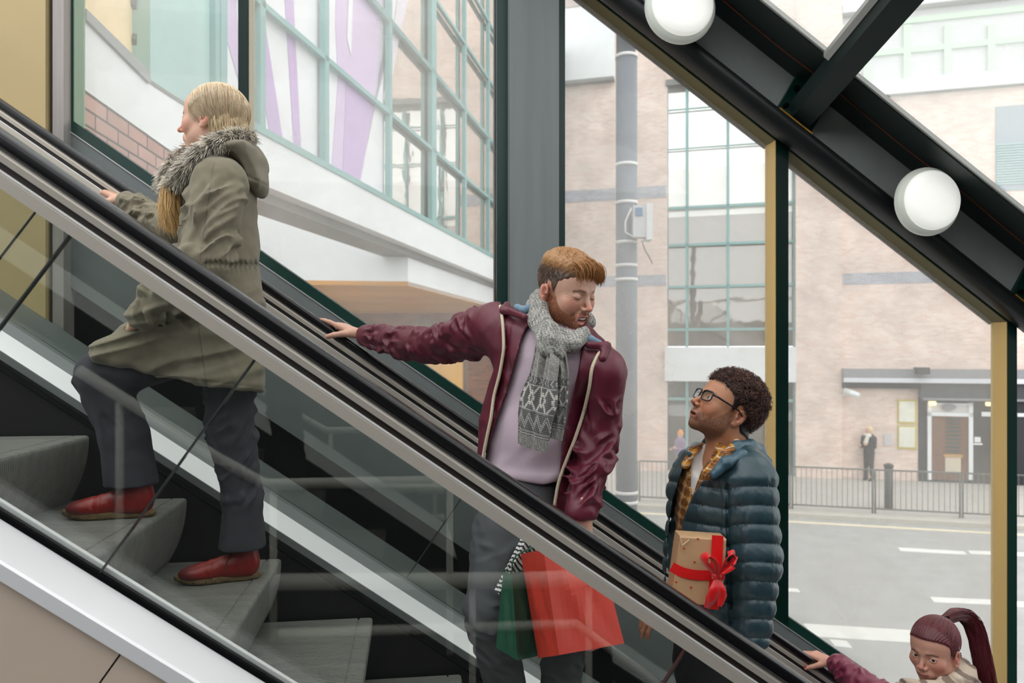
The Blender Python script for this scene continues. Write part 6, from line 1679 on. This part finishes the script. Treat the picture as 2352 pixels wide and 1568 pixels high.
    for FF in (F1, F2):
        s = SDF(); q = np.array([FF[0], FF[1], zt]); s.ell(q+Z_*.045, (.05, .05, .05)).cone(q+fr_*.05+Z_*.04, q+fr_*.15+Z_*.03, .042, .036)
        s.fn(lambda p: zt+.002-p[:, 2], 'i', .004); V, Q = s.mesh(.007); raw('shoe', V, Q, M_leather, root, np.tile(lin((60, 56, 54)), (len(V), 1)))
    return root
def nrm_rows(a): return a/(np.linalg.norm(a, axis=1, keepdims=True)+1e-9)
def build_gift():
    r = empty('gift_box', P(1605, 1390, 2.06), 'brown paper gift with a red ribbon and bow held against the teal jacket', 'gift')
    q = [PV(1562, 1231, 2.055), PV(1669, 1238, 2.035), PV(1659, 1393, 2.035), PV(1540, 1385, 2.055)]
    back = N_*.075+A_*.012; ctr = sum(q)/4
    mb = MB(); n = 10
    # rounded box: three inset loops per side
    def loop(k, off): return [Vector(ctr+(p-ctr)*k+back*off) for p in q]
    rings = [loop(.96, -.03), loop(.988, -.005), loop(1.0, .04), loop(1.0, .96), loop(.985, 1.0)]
    mb.loft(rings, True, True, False); kraft = mat('kraft_paper', (196, 158, 118), rough=.55, bump=.12, bscale=45, var=.06, vscale=14)
    mb.build('wrapped_box', kraft, r)
    ex = nrm(q[1]-q[0]); ey = nrm((q[0]+q[1])-(q[2]+q[3])); fn = nrm(np.cross(ex, ey)); 
    if fn@N_ > 0: fn = -fn
    red = mat('satin_ribbon', (222, 26, 28), rough=.28, sheen=.3, bump=.05, bscale=80)
    S = lambda px, py, o=.004: PV(px, py, 2.055-.02*(px-1555)/110)+fn*(o+.002)
    rb = MB()
    strip(rb, smooth_path([S(1648, 1229, .0), S(1646, 1260), S(1642, 1330), S(1636, 1397)], 14), ex, .033)
    strip(rb, smooth_path([S(1543, 1301, -.004), S(1562, 1312, .005), S(1600, 1321), S(1660, 1318), S(1664, 1318, .0)], 16), ey, .029)
    rb.build('ribbon', red, r)
    bw = MB(); K = S(1642, 1318, .018)
    def L(pts, w0, w1=None, wd=None):
        P_ = smooth_path([S(*p) for p in pts], 26, 3); w1 = w1 or w0; ws = np.interp(np.linspace(0, 1, 26), [0, .25, .6, 1], [w0*.45, w0, w1, w1*.45]); strip(bw, P_, wd if wd is not None else fn*.6+ey*.8, w0, widths=ws, sm_=True)
    L([(1642, 1318, .02), (1622, 1296, .03), (1608, 1278, .035), (1618, 1266, .045), (1634, 1280, .05), (1642, 1314, .028)], .034, wd=fn*.8+ex*.5)
    L([(1642, 1318, .02), (1658, 1296, .03), (1676, 1276, .03), (1672, 1262, .045), (1656, 1272, .05), (1644, 1314, .028)], .034, wd=fn*.8-ex*.5)
    L([(1642, 1318, .02), (1652, 1300, .04), (1668, 1286, .05), (1680, 1268, .045)], .030, .034, wd=ey+ex*.6)
    L([(1642, 1320, .02), (1634, 1345, .035), (1626, 1370, .03), (1618, 1390, .02)], .026, .034, wd=ex)
    L([(1642, 1320, .02), (1650, 1345, .035), (1652, 1362, .03), (1646, 1384, .03)], .022, .028, wd=ex+ey*.3)
    bw.tube([Vector(K-ex*.012), Vector(K+ex*.012)], .011, 10); bw.build('bow', red, r)
    ht = MB()
    for (x, y) in ((1570, 1258), (1594, 1289), (1586, 1347), (1602, 1236), (1609, 1372), (1552, 1335), (1566, 1380)):
        c0 = PV(x, y, 2.05)+fn*.0072; pts = []
        for j in range(16):
            a = 2*math.pi*j/16; hx = .0035*(math.sin(a)**3); hy = .0035*(.81*math.cos(a)-.31*math.cos(2*a)-.12*math.cos(3*a)); pts.append(c0+ex*hx+ey*hy)
        ht.poly_ex([Vector(p) for p in pts], Vector(fn*-.0012))
    ht.build('printed_hearts', mat('heart_red', (190, 40, 34), rough=.6), r)
    fd = MB()
    strip(fd, [PV(1561, 1232, 2.05)+fn*.006, PV(1566, 1250, 2.05)+fn*.0065], ex, .0022); strip(fd, [PV(1566, 1251, 2.05)+fn*.006, PV(1582, 1238, 2.05)+fn*.0065], ey, .0022); fd.build('paper_fold', mat('fold_edge', (226, 200, 164)), r)
# ================================================================== ponytailed woman
def build_ponytail():
    skin = (210, 156, 136); rootp = P(2160, 1490, 2.36)
    root = person('woman with a dark red ponytail and beige scarf at the bottom right corner', (rootp.x, rootp.y, tread_z(9)))
    o = dict(c=PV(2146, 1490, 2.36), f=(-.80, -.58, -.10), up=(-.06, -.05, 1), skin=skin, scale=.93, slit=1, eyeh=.0040, smile=-.2, brow=(60, 36, 34), blush=(206, 122, 108),
             lips=(190, 110, 108), scalp=(84, 40, 42), nose=.92, look=(-.35, .9, .25), iris=(60, 40, 30), wide=.98, neck=((0, -.02, -.05), (0, -.04, -.16)))
    Vh, Qh, Ch, R, hs = make_head(o)
    SH = PV(2215, 1620, 2.30); EL = PV(2030, 1610, 2.66); WR = PV(1925, 1527, 2.93); CH = PV(2170, 1720, 2.40); HP = PV(2180, 1930, 2.42); SR = PV(2090, 1630, 2.56)
    hw = PV(1908, 1520, 2.965)
    h1 = hand_mesh(hw, PV(1866, 1502, 3.03)-hw, (-.1, .2, -1), -1, [(.0, .2, .1), (.2, .4, .3), (.35, .5, .3), (.5, .6, .4)], skin, .9, thumb=((.75, .60, -.25), (.6, .75, -.4)), wrist=.05, scale=.92, nails=(196, 26, 36))
    ub = under([(SR, EL, .038, .03), (EL, hw, .026, .022), (CH, HP, .08, .08), (PV(2152, 1590, 2.4), CH, .05, .07)], skin)
    V, Q, Cc = joinm([(Vh, Qh, Ch), h1, ub]); raw('body', V, Q, M_skin, root, Cc)
    eyes(o, R, root)
    s = SDF()
    s.cone(CH, HP, .17, .18, .03, ax=N_, f=.9).cone(PV(2150, 1650, 2.52), PV(2215, 1640, 2.28), .075, .075, .04).cone(PV(2160, 1610, 2.4), CH, .08, .13, .04)
    s.cone(SR, EL, .078, .062, .03).cone(EL, WR, .062, .046, .02).cone(SH, PV(2260, 1800, 2.3), .075, .06)
    s.fn(limb_fold(EL, WR, .045, .012, -.1, 1.0, 4), 'd').fn(lambda p: wr(p, 14, .004, 3), 'd')
    V, Q = s.mesh(.0048); n = noise3(V.astype(f32), 20, 3); raw('coat', V, Q, M_nylon, root, np.tile(lin((122, 40, 66)), (len(V), 1))*(1+.08*n[:, None]))
    s = SDF(); pt = [(2062, 1590, 2.38), (2090, 1580, 2.30), (2140, 1584, 2.26), (2188, 1572, 2.27), (2222, 1545, 2.36), (2205, 1525, 2.48)]
    for a_, b_ in zip(pt[:-1], pt[1:]): s.cone(PV(*a_), PV(*b_), .028, .030, .02)
    for a_, b_ in zip(pt[:-1], pt[1:]): s.cone(PV(a_[0]+6, a_[1]+34, a_[2]), PV(b_[0]+6, b_[1]+34, b_[2]), .034, .034, .02)
    s.fn(lambda p: (.004*np.sin(p[:, 2]*120+p[:, 0]*60+4*noise3(p, 5, 2))).astype(f32), 'd'); V, Q = s.mesh(.004)
    b_ = (np.sin(V[:, 2]*150+V[:, 0]*80+3*noise3(V.astype(f32), 4, 2)) > .55)[:, None]; raw('scarf', V, Q, M_cloth, root, np.where(b_, lin((128, 108, 96)), lin((196, 178, 160))))
    s = SDF(); s.cone(PV(2072, 1520, 2.47), PV(2085, 1500, 2.50), .02, .014); 
    # hair
    def thick(p):
        y, z = p[:, 1], p[:, 2]; m = ss(z-hairline(y, .0), -.004, .012)*(1-((np.abs(p[:, 0]) > .068) & (y > -.034) & (y < .006) & (z < .010))); return np.where(m > 0, -.004+m*.0075, -.006)
    cap = SDF(); cap.fn(lambda p: hs.ev(p)-thick(p)+.0009*np.sin(np.arctan2(p[:, 0], p[:, 2])*60).astype(f32), 'u'); cap.lo = arr([-.10, -.13, -.07]); cap.hi = arr([.10, .12, .14])
    V, Q = cap.mesh(.0025); keep = thick(V.astype(f32)) > -.003; okf = keep[Q].all(1); n = noise3(V.astype(f32)*arr([1, .3, 1]), 90, 6)
    parts = [(xf(V, R, o['c']), Q[okf], np.clip(lin((92, 38, 44))*(1+.3*n[:, None]), 0, 1))]
    r2 = np.random.default_rng(4); cnt = 2200; bun = arr([0, -.085, .085])
    th = r2.uniform(0, 6.283, cnt); el = np.arccos(r2.uniform(-.3, 1, cnt)); d = np.stack([np.sin(el)*np.cos(th), np.sin(el)*np.sin(th), np.cos(el)], 1); cc = arr([0, -.013, .032]); rad = arr([.080, .101, .089])
    p0 = cc+d*rad; ok = p0[:, 2] > hairline(p0[:, 1], .004); p0 = p0[ok]
    S = []
    for t in np.linspace(0, 1, 9):
        q = p0*(1-t)+bun*t; k = (((q-cc)/rad)**2).sum(1)**.5; S.append(cc+(q-cc)/k[:, None]*1.005)
    S = np.stack(S, 1); hc = lin((104, 42, 48))*(1+r2.normal(0, .25, (len(p0), 1))); v, q, c = strands(S, .0009, np.clip(hc, 0, 1)); parts.append((xf(v, R, o['c']), q, c))
    B0 = xf(bun[None], R, o['c'])[0]
    cl = [B0, PV(2205, 1402, 2.43), PV(2232, 1420, 2.44), PV(2246, 1460, 2.43), PV(2256, 1510, 2.41), PV(2266, 1560, 2.39), PV(2275, 1610, 2.38)]
    cl = smooth_path(cl, 16, 3); m_ = 2600; t0 = r2.normal(0, 1, (m_, 3)); t0 /= np.linalg.norm(t0, axis=1, keepdims=True); t0 *= r2.uniform(0, 1, (m_, 1))**.5
    spread_ = np.interp(np.linspace(0, 1, 16), [0, .12, .4, .8, 1], [.013, .022, .030, .034, .030]); ln_ = r2.uniform(.75, 1, m_)
    S = np.stack([np.array([cl[min(15, int(0))]]*m_)*0+np.stack([np.interp(ln_*j, np.arange(16), cl[:, i]) for i in range(3)], 1)+t0*spread_[j]+.003*np.sin(j*.9+t0*9) for j in range(16)], 1)
    hc = lin((98, 34, 42))*(1+r2.normal(0, .28, (m_, 1))); v, q, c = strands(S, .0011, np.clip(hc, 0, 1)); parts.append((v, q, c))
    V, Q, Cc = joinm(parts); raw('hair', V, Q, M_hair, root, Cc)
    MB().tube([Vector(B0), Vector(B0*.8+np.array(cl[2])*.2)], .016, 12).build('hair_tie', M_blk2 if 'M_blk2' in globals() else M_eye, root)
    tr = SDF(); zt = tread_z(9); q = np.array([root.location.x, root.location.y, zt])
    for sg in (.09, -.08): tr.cone(HP+N_*sg*.8, q+N_*sg+Z_*.06, .09, .045, .03); tr.cone(q+N_*sg+Z_*.045, q+N_*sg-A_*.15+Z_*.03, .042, .034, .01)
    tr.fn(lambda p: zt+.002-p[:, 2], 'i', .004); V, Q = tr.mesh(.008); raw('trousers', V, Q, M_denim, root, np.tile(lin((30, 30, 36)), (len(V), 1)))
build_curly(); build_gift(); build_ponytail()
# ================================================================== people in the street
def pedestrian(px, pyf, h, label, top, legs, hair, face_dir, hat=None, scarf=None, z0=None):
    z0 = -4.12; Y = z0*F/(CY-pyf); X = (px-CX)/F*Y; b = np.array([X, Y, z0]); k = h/1.7
    root = person(label, b, 'people in the street' if False else None)
    f = nrm([face_dir, -.3, 0]); l = np.array([-f[1], f[0], 0])
    parts = []
    def part(name, cs, col, vox=.022):
        s = SDF()
        for a, c, ra, rb in cs: s.cone(b+(l*a[0]+f*a[1]+Z_*a[2])*k, b+(l*c[0]+f*c[1]+Z_*c[2])*k, ra*k, rb*k, .03)
        V, Q = s.mesh(vox); return V, Q, np.tile(lin(col), (len(V), 1))
    sk = part('b', [((0, .01, 1.60), (0, .02, 1.56), .095, .085), ((0, 0, 1.45), (0, 0, 1.52), .055, .05), ((0, 0, 1.0), (0, 0, 1.4), .1, .12), ((.09, .30, 1.18), (.07, .34, 1.2), .045, .04), ((-.12, .28, 1.12), (-.12, .33, 1.12), .045, .04),
                    ((.09, 0, .1), (.09, 0, .9), .05, .07), ((-.09, 0, .1), (-.09, 0, .9), .05, .07)], (206, 160, 136), .018)
    raw('body', sk[0], sk[1], M_skin, root, sk[2])
    c = part('c', [((0, 0, .92), (0, 0, 1.36), .165, .17), ((-.16, 0, 1.38), (.16, 0, 1.38), .07, .07), ((.2, 0, 1.36), (.22, .04, 1.1), .065, .055), ((.22, .04, 1.1), (.09, .28, 1.17), .05, .045), ((-.2, 0, 1.36), (-.22, .04, 1.08), .065, .055), ((-.22, .04, 1.08), (-.12, .26, 1.11), .05, .045)], top)
    raw('coat', *c[:2], M_cloth, root, c[2])
    t = part('t', [((.09, 0, .92), (.10, .03, .5), .095, .075), ((.10, .03, .5), (.10, -.02, .08), .07, .06), ((-.09, 0, .92), (-.10, .0, .5), .095, .075), ((-.10, 0, .5), (-.10, .02, .08), .07, .06), ((.10, -.02, .05), (.10, .12, .04), .05, .04), ((-.10, .0, .05), (-.10, .14, .04), .05, .04)], legs)
    raw('trousers', *t[:2], M_denim, root, t[2])
    hh = part('h', [((0, -.03, 1.64), (0, -.05, 1.54), .105, .09)] if not hat else [((0, 0, 1.66), (0, 0, 1.70), .105, .08)], hat or hair)
    raw('hat' if hat else 'hair', *hh[:2], M_cloth, root, hh[2])
    if scarf:
        q = part('s', [((-.07, .06, 1.45), (.07, .08, 1.45), .07, .07), ((.04, .13, 1.42), (.0, .17, 1.22), .06, .07)], scarf); raw('scarf', *q[:2], M_cloth, root, q[2])
    return root
pedestrian(1996, 1103, 1.72, 'person in black standing against the brick wall with a pale scarf', (34, 32, 36), (44, 44, 52), (226, 206, 160), -.5, scarf=(226, 220, 210))
pedestrian(1563, 1108, 1.62, 'person in an orange hat and lilac coat behind the two men, partly hidden', (140, 116, 150), (50, 50, 60), (60, 40, 30), -.6, hat=(236, 150, 60))
